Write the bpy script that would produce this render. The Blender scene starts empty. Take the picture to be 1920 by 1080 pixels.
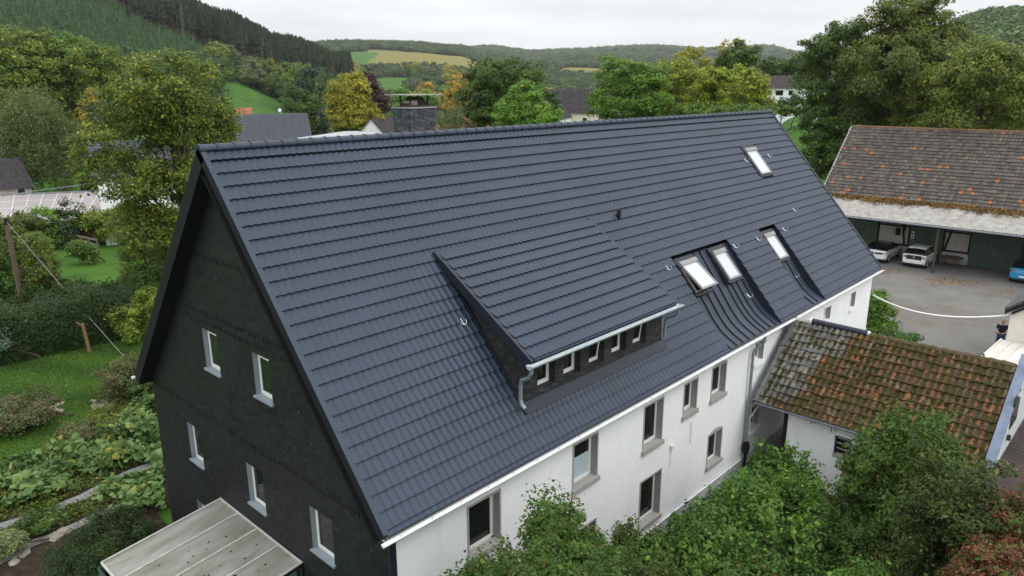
import bpy, math, random
import numpy as np
from mathutils import Vector, Matrix
R = math.radians
# ------------------------------------------------------------------ camera, sky, sun, exposure
scene = bpy.context.scene
F_PX, YAW, PITCH, ROLL = 1374.825, R(43.1375), R(15.5073), R(-0.2031)
CAM = np.array([-7.16478, -16.10554, 8.29399])
H, L, W = 6.94395, 28.7535, 6.0            # roof height above the eave, length, half width
S = math.hypot(H, W)
GZ = -5.2                                   # ground level
def cam_rot():
    cy, sy, cp, sp = math.cos(YAW), math.sin(YAW), math.cos(PITCH), math.sin(PITCH)
    f = np.array([cy*cp, sy*cp, -sp]); r = np.array([sy, -cy, 0.]); u = np.cross(r, f)
    cr, sr = math.cos(ROLL), math.sin(ROLL)
    return np.array([cr*r+sr*u, -sr*r+cr*u, f])
CM = cam_rot()
cd = bpy.data.cameras.new('camera'); camo = bpy.data.objects.new('camera', cd)
scene.collection.objects.link(camo)
cd.sensor_width = 36.0; cd.lens = 36.0*F_PX/1920.0; cd.clip_start = 0.1; cd.clip_end = 20000
mw = Matrix.Identity(4)
for i in range(3):
    mw[i][0], mw[i][1], mw[i][2], mw[i][3] = CM[0][i], CM[1][i], -CM[2][i], CAM[i]
camo.matrix_world = mw
scene.camera = camo

SUN_EL, SUN_AZ = R(48), R(-75)              # direction TO the sun, azimuth from +X
world = bpy.data.worlds.new('World'); scene.world = world; world.use_nodes = True
nt = world.node_tree; nt.nodes.clear()
def N(t, k, **kw):
    n = t.nodes.new(k)
    for a, v in kw.items(): setattr(n, a, v)
    return n
sky = N(nt, 'ShaderNodeTexSky', sky_type='NISHITA'); sky.sun_disc = False
sky.sun_elevation = SUN_EL; sky.sun_rotation = math.pi/2-SUN_AZ
sky.air_density = 1.0; sky.dust_density = 4.0
bg = N(nt, 'ShaderNodeBackground'); bg.inputs[1].default_value = 0.1
wo = N(nt, 'ShaderNodeOutputWorld')
tc = N(nt, 'ShaderNodeTexCoord')
sx = N(nt, 'ShaderNodeSeparateXYZ'); nt.links.new(tc.outputs['Generated'], sx.inputs[0])
# cloud deck: brighter overhead than at the horizon, broken by soft noise
mr = N(nt, 'ShaderNodeMapRange'); mr.inputs[1].default_value = 0; mr.inputs[2].default_value = 1
mr.inputs[3].default_value = 8.3; mr.inputs[4].default_value = 22.0
nt.links.new(sx.outputs[2], mr.inputs[0])
mp = N(nt, 'ShaderNodeMapping'); mp.inputs['Scale'].default_value = (1.6, 1.6, 11)
nt.links.new(tc.outputs['Generated'], mp.inputs[0])
nz = N(nt, 'ShaderNodeTexNoise'); nz.inputs['Scale'].default_value = 1.7; nz.inputs['Detail'].default_value = 4; nz.inputs['Roughness'].default_value = 0.45
nt.links.new(mp.outputs[0], nz.inputs[0])
mr2 = N(nt, 'ShaderNodeMapRange'); mr2.inputs[1].default_value = 0.3; mr2.inputs[2].default_value = 0.7
mr2.inputs[3].default_value = 0.82; mr2.inputs[4].default_value = 1.14
nt.links.new(nz.outputs[0], mr2.inputs[0])
mul = N(nt, 'ShaderNodeMath', operation='MULTIPLY'); nt.links.new(mr.outputs[0], mul.inputs[0]); nt.links.new(mr2.outputs[0], mul.inputs[1])
cc = N(nt, 'ShaderNodeVectorMath', operation='SCALE'); cc.inputs[0].default_value = (0.985, 0.995, 1.005)
nt.links.new(mul.outputs[0], cc.inputs['Scale'])
mx = N(nt, 'ShaderNodeMix', data_type='RGBA'); mx.inputs[0].default_value = 0.93
nt.links.new(sky.outputs[0], mx.inputs[6]); nt.links.new(cc.outputs[0], mx.inputs[7])
nt.links.new(mx.outputs[2], bg.inputs[0]); nt.links.new(bg.outputs[0], wo.inputs[0])

sl = bpy.data.lights.new('sun', 'SUN'); sl.energy = 0.7; sl.angle = R(25); sl.color = (1, 0.97, 0.92)
so = bpy.data.objects.new('sun', sl); scene.collection.objects.link(so)
sd = Vector((math.cos(SUN_EL)*math.cos(SUN_AZ), math.cos(SUN_EL)*math.sin(SUN_AZ), math.sin(SUN_EL)))
so.rotation_euler = sd.to_track_quat('Z', 'Y').to_euler(); so.location = (0, -40, 60)
vs = scene.view_settings; vs.view_transform = 'Standard'; vs.look = 'None'; vs.exposure = 0.22; vs.gamma = 1
scene.cycles.use_denoising = True
scene.cycles.max_bounces = 6; scene.cycles.diffuse_bounces = 3; scene.cycles.glossy_bounces = 2
scene.cycles.transmission_bounces = 3; scene.cycles.transparent_max_bounces = 6; scene.cycles.volume_bounces = 0

# ------------------------------------------------------------------ helpers
def ray(px, py):
    return np.array([(px-960)/F_PX, -(py-540)/F_PX, 1.]) @ CM
def atz(px, py, z):
    r = ray(px, py); return CAM + r*(z-CAM[2])/r[2]
def az_of(px):
    r = ray(px, 158); return math.atan2(r[1], r[0])
def tan_of(px, py):
    r = ray(px, py); return r[2]/math.hypot(r[0], r[1])
def atr(px, r):                      # ground point in the direction of a photo column at r metres
    a = az_of(px); return CAM[0]+r*math.cos(a), CAM[1]+r*math.sin(a)
def ztop(px, py, r): return CAM[2] + r*tan_of(px, py)

root_of = {}
def tag(o, label=None, cat=None, group=None, kind=None):
    if label: o['label'] = label
    if cat: o['category'] = cat
    if group: o['group'] = group
    if kind: o['kind'] = kind
    return o
def link(o): scene.collection.objects.link(o); return o
def thing(name, label, cat, loc=(0, 0, 0), rz=0, group=None):
    o = link(bpy.data.objects.new(name, None)); o.empty_display_size = 0.3
    o.location = loc; o.rotation_euler = (0, 0, rz)
    return tag(o, label, cat, group)
def np_mesh(name, v, f, mats, mi=None, smooth=False, uv=None, col=None):
    """v (N,3); f (M,4) int array of quads (or (M,3))"""
    me = bpy.data.meshes.new(name)
    v = np.asarray(v, np.float32); f = np.asarray(f, np.int32); k = f.shape[1]
    me.vertices.add(len(v)); me.vertices.foreach_set('co', v.ravel())
    me.loops.add(f.size); me.loops.foreach_set('vertex_index', f.ravel())
    me.polygons.add(len(f)); me.polygons.foreach_set('loop_start', np.arange(0, f.size, k, dtype=np.int32))
    try: me.polygons.foreach_set('loop_total', np.full(len(f), k, np.int32))
    except Exception: pass
    for m in (mats if isinstance(mats, (list, tuple)) else [mats]): me.materials.append(m)
    if mi is not None: me.polygons.foreach_set('material_index', np.asarray(mi, np.int32))
    me.polygons.foreach_set('use_smooth', np.full(len(f), bool(smooth)))
    if uv is not None:
        ul = me.uv_layers.new(name='UVMap'); ul.data.foreach_set('uv', np.asarray(uv, np.float32)[f.ravel()].ravel())
    if col is not None:
        ca = me.color_attributes.new('tint', 'FLOAT_COLOR', 'POINT')
        ca.data.foreach_set('color', np.asarray(col, np.float32).ravel())
    me.update(calc_edges=True)
    return me
def world_off(p):
    o = Vector((0, 0, 0))
    while p is not None: o += Vector(p.location); p = p.parent
    return o
def put(name, me, parent=None, loc=None):
    o = link(bpy.data.objects.new(name, me))
    if parent is not None: o.parent = parent
    if loc is not None: o.location = loc
    return o
class MB:
    def __init__(s): s.v = []; s.f = []; s.m = []; s.uv = {}
    def add(s, vs, fs, m=0):
        b = len(s.v); s.v += [tuple(map(float, p)) for p in vs]
        s.f += [tuple(b+i for i in f) for f in fs]; s.m += [m]*len(fs)
    def quad(s, a, b, c, d, m=0): s.add([a, b, c, d], [(0, 1, 2, 3)], m)
    def box(s, x0, x1, y0, y1, z0, z1, m=0):
        s.add([(x0,y0,z0),(x1,y0,z0),(x1,y1,z0),(x0,y1,z0),(x0,y0,z1),(x1,y0,z1),(x1,y1,z1),(x0,y1,z1)],
              [(0,3,2,1),(4,5,6,7),(0,1,5,4),(1,2,6,5),(2,3,7,6),(3,0,4,7)], m)
    def obox(s, o, X, Y, Z, m=0):       # oriented box from a corner and three edge vectors
        o, X, Y, Z = (np.array(t, float) for t in (o, X, Y, Z))
        s.add([o, o+X, o+X+Y, o+Y, o+Z, o+X+Z, o+X+Y+Z, o+Y+Z],
              [(0,3,2,1),(4,5,6,7),(0,1,5,4),(1,2,6,5),(2,3,7,6),(3,0,4,7)], m)
    def beam(s, a, b, w, h, m=0, up=(0, 0, 1)):
        a, b, up = (np.array(t, float) for t in (a, b, up)); d = b-a
        r = np.cross(d, up); r /= (np.linalg.norm(r)+1e-9); u = np.cross(r, d); u /= (np.linalg.norm(u)+1e-9)
        s.obox(a-r*w/2-u*h/2, d, r*w, u*h, m)
    def tube(s, pts, rad, n=8, m=0, cap=True):
        pts = [np.array(p, float) for p in pts]
        rad = rad if isinstance(rad, (list, tuple)) else [rad]*len(pts)
        rings = []; ref = np.array([0.3, 0.2, 1.0])
        vs = []
        for i, p in enumerate(pts):
            d = (pts[min(i+1, len(pts)-1)]-pts[max(i-1, 0)]); d /= (np.linalg.norm(d)+1e-9)
            r = np.cross(d, ref)
            if np.linalg.norm(r) < 0.1: r = np.cross(d, (1, 0, 0))
            r /= np.linalg.norm(r); u = np.cross(r, d)
            for k in range(n):
                a = 2*math.pi*k/n; vs.append(p+rad[i]*(math.cos(a)*r+math.sin(a)*u))
        fs = []
        for i in range(len(pts)-1):
            for k in range(n):
                k2 = (k+1) % n; fs.append((i*n+k, i*n+k2, (i+1)*n+k2, (i+1)*n+k))
        if cap: fs += [tuple(range(n)), tuple(reversed(range((len(pts)-1)*n, len(pts)*n)))]
        s.add(vs, fs, m)
    def ico(s, c, rx, ry, rz, m=0, rng=None, jit=0.0):
        t = (1+5**.5)/2
        v = np.array([(-1,t,0),(1,t,0),(-1,-t,0),(1,-t,0),(0,-1,t),(0,1,t),(0,-1,-t),(0,1,-t),(t,0,-1),(t,0,1),(-t,0,-1),(-t,0,1)])/math.hypot(1, t)
        if rng is not None: v = v*(1+rng.uniform(-jit, jit, (12, 1)))
        s.add(v*np.array([rx, ry, rz])+np.array(c), [(0,11,5),(0,5,1),(0,1,7),(0,7,10),(0,10,11),(1,5,9),(5,11,4),(11,10,2),(10,7,6),(7,1,8),(3,9,4),(3,4,2),(3,2,6),(3,6,8),(3,8,9),(4,9,5),(2,4,11),(6,2,10),(8,6,7),(9,8,1)], m)
    def build(s, name, mats, parent=None, smooth=False, local=False, loc=None):
        me = bpy.data.meshes.new(name)
        vv = s.v
        if parent is not None and not local:
            o = world_off(parent); vv = [(a-o.x, b-o.y, c-o.z) for a, b, c in vv]
        elif loc is not None and not local:
            vv = [(a-loc[0], b-loc[1], c-loc[2]) for a, b, c in vv]
        me.from_pydata(vv, [], s.f)
        for m in (mats if isinstance(mats, (list, tuple)) else [mats]): me.materials.append(m)
        me.polygons.foreach_set('material_index', s.m)
        me.polygons.foreach_set('use_smooth', [smooth]*len(s.f))
        me.update()
        return put(name, me, parent, loc)

# ------------------------------------------------------------------ materials
MATS = {}
def mat(name, col, rough=0.6, spec=0.3, metal=0.0, var=None, bump=None, col2=None, stretch=(1, 1, 1), alpha=None, coat=0.0):
    """var=(scale, amount) brightness noise; col2 mixes in through the noise; bump=(scale, strength, distance)"""
    m = bpy.data.materials.new(name); m.use_nodes = True; t = m.node_tree
    b = t.nodes['Principled BSDF']; b.inputs['Roughness'].default_value = rough
    b.inputs['Specular IOR Level'].default_value = spec; b.inputs['Metallic'].default_value = metal
    b.inputs['Base Color'].default_value = (*col, 1)
    b.inputs['Coat Weight'].default_value = coat
    tc = N(t, 'ShaderNodeTexCoord'); mp = N(t, 'ShaderNodeMapping'); mp.inputs['Scale'].default_value = stretch
    t.links.new(tc.outputs['Object'], mp.inputs[0])
    if var:
        nz = N(t, 'ShaderNodeTexNoise'); nz.inputs['Scale'].default_value = var[0]; nz.inputs['Detail'].default_value = 6; nz.inputs['Roughness'].default_value = 0.65
        t.links.new(mp.outputs[0], nz.inputs[0])
        cr = N(t, 'ShaderNodeValToRGB'); cr.color_ramp.elements[0].position = 0.32; cr.color_ramp.elements[1].position = 0.68
        a = var[1]; c2 = col2 if col2 else tuple(min(1, c*(1+a)) for c in col)
        c1 = col if col2 else tuple(c*(1-a) for c in col)
        cr.color_ramp.elements[0].color = (*c1, 1); cr.color_ramp.elements[1].color = (*c2, 1)
        t.links.new(nz.outputs[0], cr.inputs[0]); t.links.new(cr.outputs[0], b.inputs['Base Color'])
    if bump:
        nb = N(t, 'ShaderNodeTexNoise'); nb.inputs['Scale'].default_value = bump[0]; nb.inputs['Detail'].default_value = 5
        t.links.new(mp.outputs[0], nb.inputs[0])
        bm = N(t, 'ShaderNodeBump'); bm.inputs['Strength'].default_value = bump[1]; bm.inputs['Distance'].default_value = bump[2]
        t.links.new(nb.outputs[0], bm.inputs['Height']); t.links.new(bm.outputs[0], b.inputs['Normal'])
    MATS[name] = m
    return m
LEAF_GAIN = 1.75
def leafmat(name, c1, c2, alt=None, altf=0.0, trans=0.3, rough=0.5, vary=0.25):
    """tint.r = per leaf, tint.g = per clump, tint.b = random for the odd coloured leaf"""
    c1, c2, alt = (tuple(x*g_*LEAF_GAIN for x, g_ in zip(c, (0.97, 1.06, 0.85))) if c else c for c in (c1, c2, alt))
    m = bpy.data.materials.new(name); m.use_nodes = True; t = m.node_tree
    b = t.nodes['Principled BSDF']; out = t.nodes['Material Output']
    b.inputs['Roughness'].default_value = rough; b.inputs['Specular IOR Level'].default_value = 0.25
    at = N(t, 'ShaderNodeAttribute', attribute_name='tint'); sp = N(t, 'ShaderNodeSeparateColor')
    t.links.new(at.outputs['Color'], sp.inputs[0])
    ma = N(t, 'ShaderNodeMath', operation='MULTIPLY_ADD'); ma.inputs[1].default_value = 0.4
    mg = N(t, 'ShaderNodeMath', operation='MULTIPLY'); mg.inputs[1].default_value = 0.6
    t.links.new(sp.outputs[1], mg.inputs[0]); t.links.new(sp.outputs[0], ma.inputs[0]); t.links.new(mg.outputs[0], ma.inputs[2])
    mx = N(t, 'ShaderNodeMix', data_type='RGBA'); mx.inputs[6].default_value = (*c1, 1); mx.inputs[7].default_value = (*c2, 1)
    t.links.new(ma.outputs[0], mx.inputs[0]); c = mx.outputs[2]
    if alt:
        lt = N(t, 'ShaderNodeMath', operation='LESS_THAN'); lt.inputs[1].default_value = altf
        t.links.new(sp.outputs[2], lt.inputs[0])
        m2 = N(t, 'ShaderNodeMix', data_type='RGBA'); m2.inputs[7].default_value = (*alt, 1)
        t.links.new(lt.outputs[0], m2.inputs[0]); t.links.new(c, m2.inputs[6]); c = m2.outputs[2]
    oi = N(t, 'ShaderNodeObjectInfo'); mr = N(t, 'ShaderNodeMapRange'); mr.inputs[3].default_value = 1-vary; mr.inputs[4].default_value = 1+vary
    t.links.new(oi.outputs['Random'], mr.inputs[0])
    hs = N(t, 'ShaderNodeHueSaturation'); t.links.new(mr.outputs[0], hs.inputs['Value']); t.links.new(c, hs.inputs['Color'])
    t.links.new(hs.outputs[0], b.inputs['Base Color'])
    tr = N(t, 'ShaderNodeBsdfTranslucent'); t.links.new(hs.outputs[0], tr.inputs[0])
    ms = N(t, 'ShaderNodeMixShader'); ms.inputs[0].default_value = trans
    t.links.new(b.outputs[0], ms.inputs[1]); t.links.new(tr.outputs[0], ms.inputs[2]); t.links.new(ms.outputs[0], out.inputs[0])
    MATS[name] = m
    return m
def tilemat(name, ramp, moss=None, mossamt=0.5, rough=0.85, zone=None, stain=0.3, spec=0.25, mscale=4.5):
    """ramp: [(pos,col)] picked per tile from the UV cell; zone=(ramp2, n, jag): cells with u<n use ramp2"""
    m = bpy.data.materials.new(name); m.use_nodes = True; t = m.node_tree; b = t.nodes['Principled BSDF']
    b.inputs['Roughness'].default_value = rough; b.inputs['Specular IOR Level'].default_value = spec
    uv = N(t, 'ShaderNodeTexCoord'); fl = N(t, 'ShaderNodeVectorMath', operation='FLOOR')
    sh_ = N(t, 'ShaderNodeVectorMath', operation='ADD'); sh_.inputs[1].default_value = (0.5, 0, 0); t.links.new(uv.outputs['UV'], sh_.inputs[0])
    t.links.new(sh_.outputs[0], fl.inputs[0])
    wn = N(t, 'ShaderNodeTexWhiteNoise', noise_dimensions='3D'); t.links.new(fl.outputs[0], wn.inputs[0])
    def ramp_node(r):
        cr = N(t, 'ShaderNodeValToRGB'); e = cr.color_ramp; e.interpolation = 'CONSTANT'
        e.elements[0].position = r[0][0]; e.elements[0].color = (*r[0][1], 1)
        e.elements[1].position = r[1][0]; e.elements[1].color = (*r[1][1], 1)
        for p, c in r[2:]: x = e.elements.new(p); x.color = (*c, 1)
        t.links.new(wn.outputs['Value'], cr.inputs[0]); return cr.outputs[0]
    c = ramp_node(ramp)
    if zone:
        c2 = ramp_node(zone[0])
        sp = N(t, 'ShaderNodeSeparateXYZ'); t.links.new(fl.outputs[0], sp.inputs[0])
        cmb = N(t, 'ShaderNodeCombineXYZ'); t.links.new(sp.outputs[1], cmb.inputs[1])
        w2 = N(t, 'ShaderNodeTexWhiteNoise', noise_dimensions='3D'); t.links.new(cmb.outputs[0], w2.inputs[0])
        a = N(t, 'ShaderNodeMath', operation='MULTIPLY_ADD'); a.inputs[1].default_value = zone[2]; t.links.new(w2.outputs['Value'], a.inputs[0]); t.links.new(sp.outputs[0], a.inputs[2])
        a2 = N(t, 'ShaderNodeMath', operation='MULTIPLY_ADD'); a2.inputs[1].default_value = zone[3]; t.links.new(sp.outputs[1], a2.inputs[0]); t.links.new(a.outputs[0], a2.inputs[2])
        lt = N(t, 'ShaderNodeMath', operation='LESS_THAN'); lt.inputs[1].default_value = zone[1]; t.links.new(a2.outputs[0], lt.inputs[0])
        mx = N(t, 'ShaderNodeMix', data_type='RGBA'); t.links.new(lt.outputs[0], mx.inputs[0]); t.links.new(c, mx.inputs[6]); t.links.new(c2, mx.inputs[7]); c = mx.outputs[2]
    nz = N(t, 'ShaderNodeTexNoise'); nz.inputs['Scale'].default_value = 9; nz.inputs['Detail'].default_value = 8; nz.inputs['Roughness'].default_value = 0.7
    t.links.new(uv.outputs['Object'], nz.inputs[0])
    mr = N(t, 'ShaderNodeMapRange'); mr.inputs[1].default_value = 0.3; mr.inputs[2].default_value = 0.7; mr.inputs[3].default_value = 1-stain; mr.inputs[4].default_value = 1+stain
    t.links.new(nz.outputs[0], mr.inputs[0])
    hs = N(t, 'ShaderNodeHueSaturation'); t.links.new(mr.outputs[0], hs.inputs['Value']); t.links.new(c, hs.inputs['Color']); c = hs.outputs[0]
    if moss:
        n2 = N(t, 'ShaderNodeTexNoise'); n2.inputs['Scale'].default_value = mscale; n2.inputs['Detail'].default_value = 9; n2.inputs['Roughness'].default_value = 0.75
        t.links.new(uv.outputs['Object'], n2.inputs[0])
        r2 = N(t, 'ShaderNodeValToRGB'); r2.color_ramp.elements[0].position = 0.60-0.25*mossamt; r2.color_ramp.elements[1].position = 0.64-0.25*mossamt
        su = N(t, 'ShaderNodeSeparateXYZ'); t.links.new(uv.outputs['UV'], su.inputs[0])
        s1_ = N(t, 'ShaderNodeMath', operation='MULTIPLY'); s1_.inputs[1].default_value = 6.28318; t.links.new(su.outputs[0], s1_.inputs[0])
        s2_ = N(t, 'ShaderNodeMath', operation='COSINE'); t.links.new(s1_.outputs[0], s2_.inputs[0])
        s3_ = N(t, 'ShaderNodeMath', operation='MULTIPLY_ADD'); s3_.inputs[1].default_value = -0.065; t.links.new(s2_.outputs[0], s3_.inputs[0]); t.links.new(n2.outputs[0], s3_.inputs[2])
        mo_ = s3_.outputs[0]
        if zone:
            s4_ = N(t, 'ShaderNodeMath', operation='MULTIPLY_ADD'); s4_.inputs[1].default_value = -0.07; t.links.new(lt.outputs[0], s4_.inputs[0]); t.links.new(mo_, s4_.inputs[2]); mo_ = s4_.outputs[0]
        t.links.new(mo_, r2.inputs[0])
        n3 = N(t, 'ShaderNodeTexNoise'); n3.inputs['Scale'].default_value = 30; t.links.new(uv.outputs['Object'], n3.inputs[0])
        mc = N(t, 'ShaderNodeMix', data_type='RGBA'); mc.inputs[6].default_value = (*[x*0.5 for x in moss], 1); mc.inputs[7].default_value = (*[x*1.5 for x in moss], 1)
        t.links.new(n3.outputs[0], mc.inputs[0])
        mx = N(t, 'ShaderNodeMix', data_type='RGBA'); t.links.new(r2.outputs[0], mx.inputs[0]); t.links.new(c, mx.inputs[6]); t.links.new(mc.outputs[2], mx.inputs[7]); c = mx.outputs[2]
    t.links.new(c, b.inputs['Base Color'])
    bm = N(t, 'ShaderNodeBump'); bm.inputs['Strength'].default_value = 0.5; bm.inputs['Distance'].default_value = 0.01
    t.links.new(nz.outputs[0], bm.inputs['Height']); t.links.new(bm.outputs[0], b.inputs['Normal'])
    return m

M_roof = mat('anthracite_metal', (0.0225, 0.036, 0.060), 0.49, 0.38, var=(0.55, 0.13), bump=(1.2, 0.10, 0.02))
M_seam = mat('standing_seam_metal', (0.022, 0.033, 0.052), 0.48, 0.4, var=(1.5, 0.08), bump=(2, 0.12, 0.02))
M_trim = mat('dark_trim_metal', (0.016, 0.020, 0.032), 0.45, 0.35)
M_dark = mat('dark_board', (0.012, 0.013, 0.016), 0.7, 0.2)
M_stucco = mat('white_render', (0.82, 0.835, 0.85), 0.9, 0.1, var=(0.9, 0.04), bump=(9, 0.5, 0.025))
M_plinth = mat('grey_plinth', (0.42, 0.43, 0.44), 0.9, 0.1, var=(3, 0.15), bump=(14, 0.5, 0.02))
M_stone = mat('grey_surround', (0.34, 0.335, 0.315), 0.85, 0.15, var=(6, 0.08))
M_sillg = mat('pale_sill', (0.25, 0.29, 0.33), 0.6, 0.3, var=(5, 0.08))
M_white = mat('white_frame', (0.78, 0.78, 0.76), 0.45, 0.4)
M_whitep = mat('white_paint', (0.72, 0.73, 0.74), 0.5, 0.4, var=(4, 0.05))
M_zinc = mat('zinc', (0.56, 0.64, 0.67), 0.35, 0.5, metal=0.3, var=(3, 0.12))
M_greyplastic = mat('grey_pipe', (0.20, 0.22, 0.25), 0.45, 0.4)
M_glass = mat('window_glass', (0.012, 0.014, 0.014), 0.06, 0.6)
M_glassb = mat('frosted_film', (0.42, 0.52, 0.56), 0.3, 0.5)
M_blind = mat('skylight_blind', (0.50, 0.54, 0.56), 0.35, 0.4, coat=0.2)
M_skyframe = mat('skylight_frame', (0.22, 0.21, 0.22), 0.4, 0.5)
M_pine = mat('varnished_pine', (0.30, 0.26, 0.21), 0.5, 0.3, var=(8, 0.2))
M_asphalt = mat('asphalt', (0.150, 0.145, 0.138), 0.95, 0.15, var=(0.35, 0.18), bump=(35, 0.4, 0.01))
M_wood = mat('weathered_wood', (0.13, 0.095, 0.07), 0.85, 0.15, var=(6, 0.3), stretch=(1, 1, 0.2), bump=(18, 0.5, 0.01))
M_timber = mat('black_timber', (0.02, 0.015, 0.012), 0.8, 0.2, var=(4, 0.3))
M_greendoor = mat('green_door_paint', (0.075, 0.105, 0.080), 0.75, 0.2, var=(1.5, 0.3))
M_panel = mat('cream_infill', (0.42, 0.39, 0.34), 0.9, 0.1, var=(2.2, 0.2), bump=(10, 0.4, 0.01))
M_rust = mat('rusty_steel', (0.075, 0.055, 0.045), 0.8, 0.3, var=(9, 0.35))
M_rubber = mat('rubber', (0.015, 0.015, 0.016), 0.8, 0.2)
M_wire = mat('pale_wire', (0.30, 0.31, 0.30), 0.6, 0.3)
M_bark = mat('bark', (0.075, 0.06, 0.045), 0.95, 0.1, var=(5, 0.35), bump=(9, 0.7, 0.04), stretch=(1, 1, 0.35))
M_barkp = mat('pale_bark', (0.20, 0.165, 0.13), 0.95, 0.1, var=(3, 0.3), stretch=(1, 1, 0.3))
M_barkb = mat('birch_bark', (0.45, 0.43, 0.40), 0.9, 0.1, var=(6, 0.4), stretch=(1, 1, 2.5))

def streaks(m, amount=0.10):
    t = m.node_tree; b = t.nodes['Principled BSDF']; src = b.inputs['Base Color'].links[0].from_socket
    tc = N(t, 'ShaderNodeTexCoord'); mp = N(t, 'ShaderNodeMapping'); mp.inputs['Scale'].default_value = (2.2, 2.2, 0.22); t.links.new(tc.outputs['Object'], mp.inputs[0])
    n = N(t, 'ShaderNodeTexNoise'); n.inputs['Scale'].default_value = 1.0; n.inputs['Detail'].default_value = 8; n.inputs['Roughness'].default_value = 0.7; t.links.new(mp.outputs[0], n.inputs[0])
    r = N(t, 'ShaderNodeValToRGB'); r.color_ramp.elements[0].position = 0.54; r.color_ramp.elements[1].position = 0.74; r.color_ramp.elements[0].color = (1, 1, 1, 1); k = 1-amount*2.2; r.color_ramp.elements[1].color = (k, k*0.99, k*0.96, 1)
    t.links.new(n.outputs[0], r.inputs[0]); x = N(t, 'ShaderNodeMix', data_type='RGBA', blend_type='MULTIPLY'); x.inputs[0].default_value = 1; t.links.new(src, x.inputs[6]); t.links.new(r.outputs[0], x.inputs[7]); t.links.new(x.outputs[2], b.inputs['Base Color'])
streaks(M_stucco, 0.035); streaks(M_roof, 0.10); streaks(M_plinth, 0.2)
def slate_mat(name='slate_cladding', base=(0.0135, 0.0150, 0.0175), moss=True):
    m = bpy.data.materials.new(name); m.use_nodes = True; t = m.node_tree; b = t.nodes['Principled BSDF']
    tc = N(t, 'ShaderNodeTexCoord'); sp = N(t, 'ShaderNodeSeparateXYZ'); t.links.new(tc.outputs['Object'], sp.inputs[0])
    ad = N(t, 'ShaderNodeMath', operation='ADD'); t.links.new(sp.outputs[0], ad.inputs[0]); t.links.new(sp.outputs[1], ad.inputs[1])
    cb = N(t, 'ShaderNodeCombineXYZ'); t.links.new(ad.outputs[0], cb.inputs[0]); t.links.new(sp.outputs[2], cb.inputs[1])
    rt = N(t, 'ShaderNodeVectorRotate', rotation_type='Z_AXIS'); rt.inputs['Angle'].default_value = R(14); t.links.new(cb.outputs[0], rt.inputs[0])
    br = N(t, 'ShaderNodeTexBrick'); br.inputs['Scale'].default_value = 1.0
    br.inputs['Brick Width'].default_value = 0.20; br.inputs['Row Height'].default_value = 0.115; br.inputs['Mortar Size'].default_value = 0.006
    br.inputs['Color1'].default_value = (*[x*0.6 for x in base], 1); br.inputs['Color2'].default_value = (*[x*1.5 for x in base], 1); br.inputs['Mortar'].default_value = (*[x*0.35 for x in base], 1)
    t.links.new(rt.outputs[0], br.inputs[0])
    n1 = N(t, 'ShaderNodeTexNoise'); n1.inputs['Scale'].default_value = 0.9; n1.inputs['Detail'].default_value = 10; n1.inputs['Roughness'].default_value = 0.7; t.links.new(tc.outputs['Object'], n1.inputs[0])
    cr = N(t, 'ShaderNodeValToRGB'); cr.color_ramp.elements[0].position = 0.52; cr.color_ramp.elements[1].position = 0.72
    cr.color_ramp.elements[0].color = (0, 0, 0, 1); cr.color_ramp.elements[1].color = (0.5, 0.5, 0.5, 1)
    t.links.new(n1.outputs[0], cr.inputs[0])
    mx = N(t, 'ShaderNodeMix', data_type='RGBA'); mx.inputs[7].default_value = (0.026, 0.027, 0.021, 1)
    t.links.new(cr.outputs[0], mx.inputs[0]); t.links.new(br.outputs[0], mx.inputs[6])
    # lichen flecks
    vo = N(t, 'ShaderNodeTexNoise'); vo.inputs['Scale'].default_value = 7; vo.inputs['Detail'].default_value = 4; t.links.new(tc.outputs['Object'], vo.inputs[0])
    c2 = N(t, 'ShaderNodeValToRGB'); c2.color_ramp.elements[0].position = 0.70; c2.color_ramp.elements[1].position = 0.76
    t.links.new(vo.outputs[0], c2.inputs[0])
    m2 = N(t, 'ShaderNodeMix', data_type='RGBA'); m2.inputs[7].default_value = (0.10, 0.10, 0.07, 1)
    t.links.new(c2.outputs[0], m2.inputs[0]); t.links.new(mx.outputs[2], m2.inputs[6])
    t.links.new(m2.outputs[2], b.inputs['Base Color'])
    b.inputs['Roughness'].default_value = 0.62; b.inputs['Specular IOR Level'].default_value = 0.3
    bm = N(t, 'ShaderNodeBump'); bm.inputs['Strength'].default_value = 0.9; bm.inputs['Distance'].default_value = 0.012
    t.links.new(br.outputs['Color'], bm.inputs['Height'])
    bh = N(t, 'ShaderNodeRGBToBW'); t.links.new(br.outputs['Color'], bh.inputs[0])
    mh = N(t, 'ShaderNodeMath', operation='MULTIPLY'); mh.inputs[1].default_value = 25; t.links.new(bh.outputs[0], mh.inputs[0]); t.links.new(mh.outputs[0], bm.inputs['Height'])
    t.links.new(bm.outputs[0], b.inputs['Normal'])
    return m
M_slate = slate_mat()
M_slateD = slate_mat('dormer_slate', (0.034, 0.036, 0.036))
M_slateC = slate_mat('chimney_slate', (0.07, 0.075, 0.082))

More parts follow.
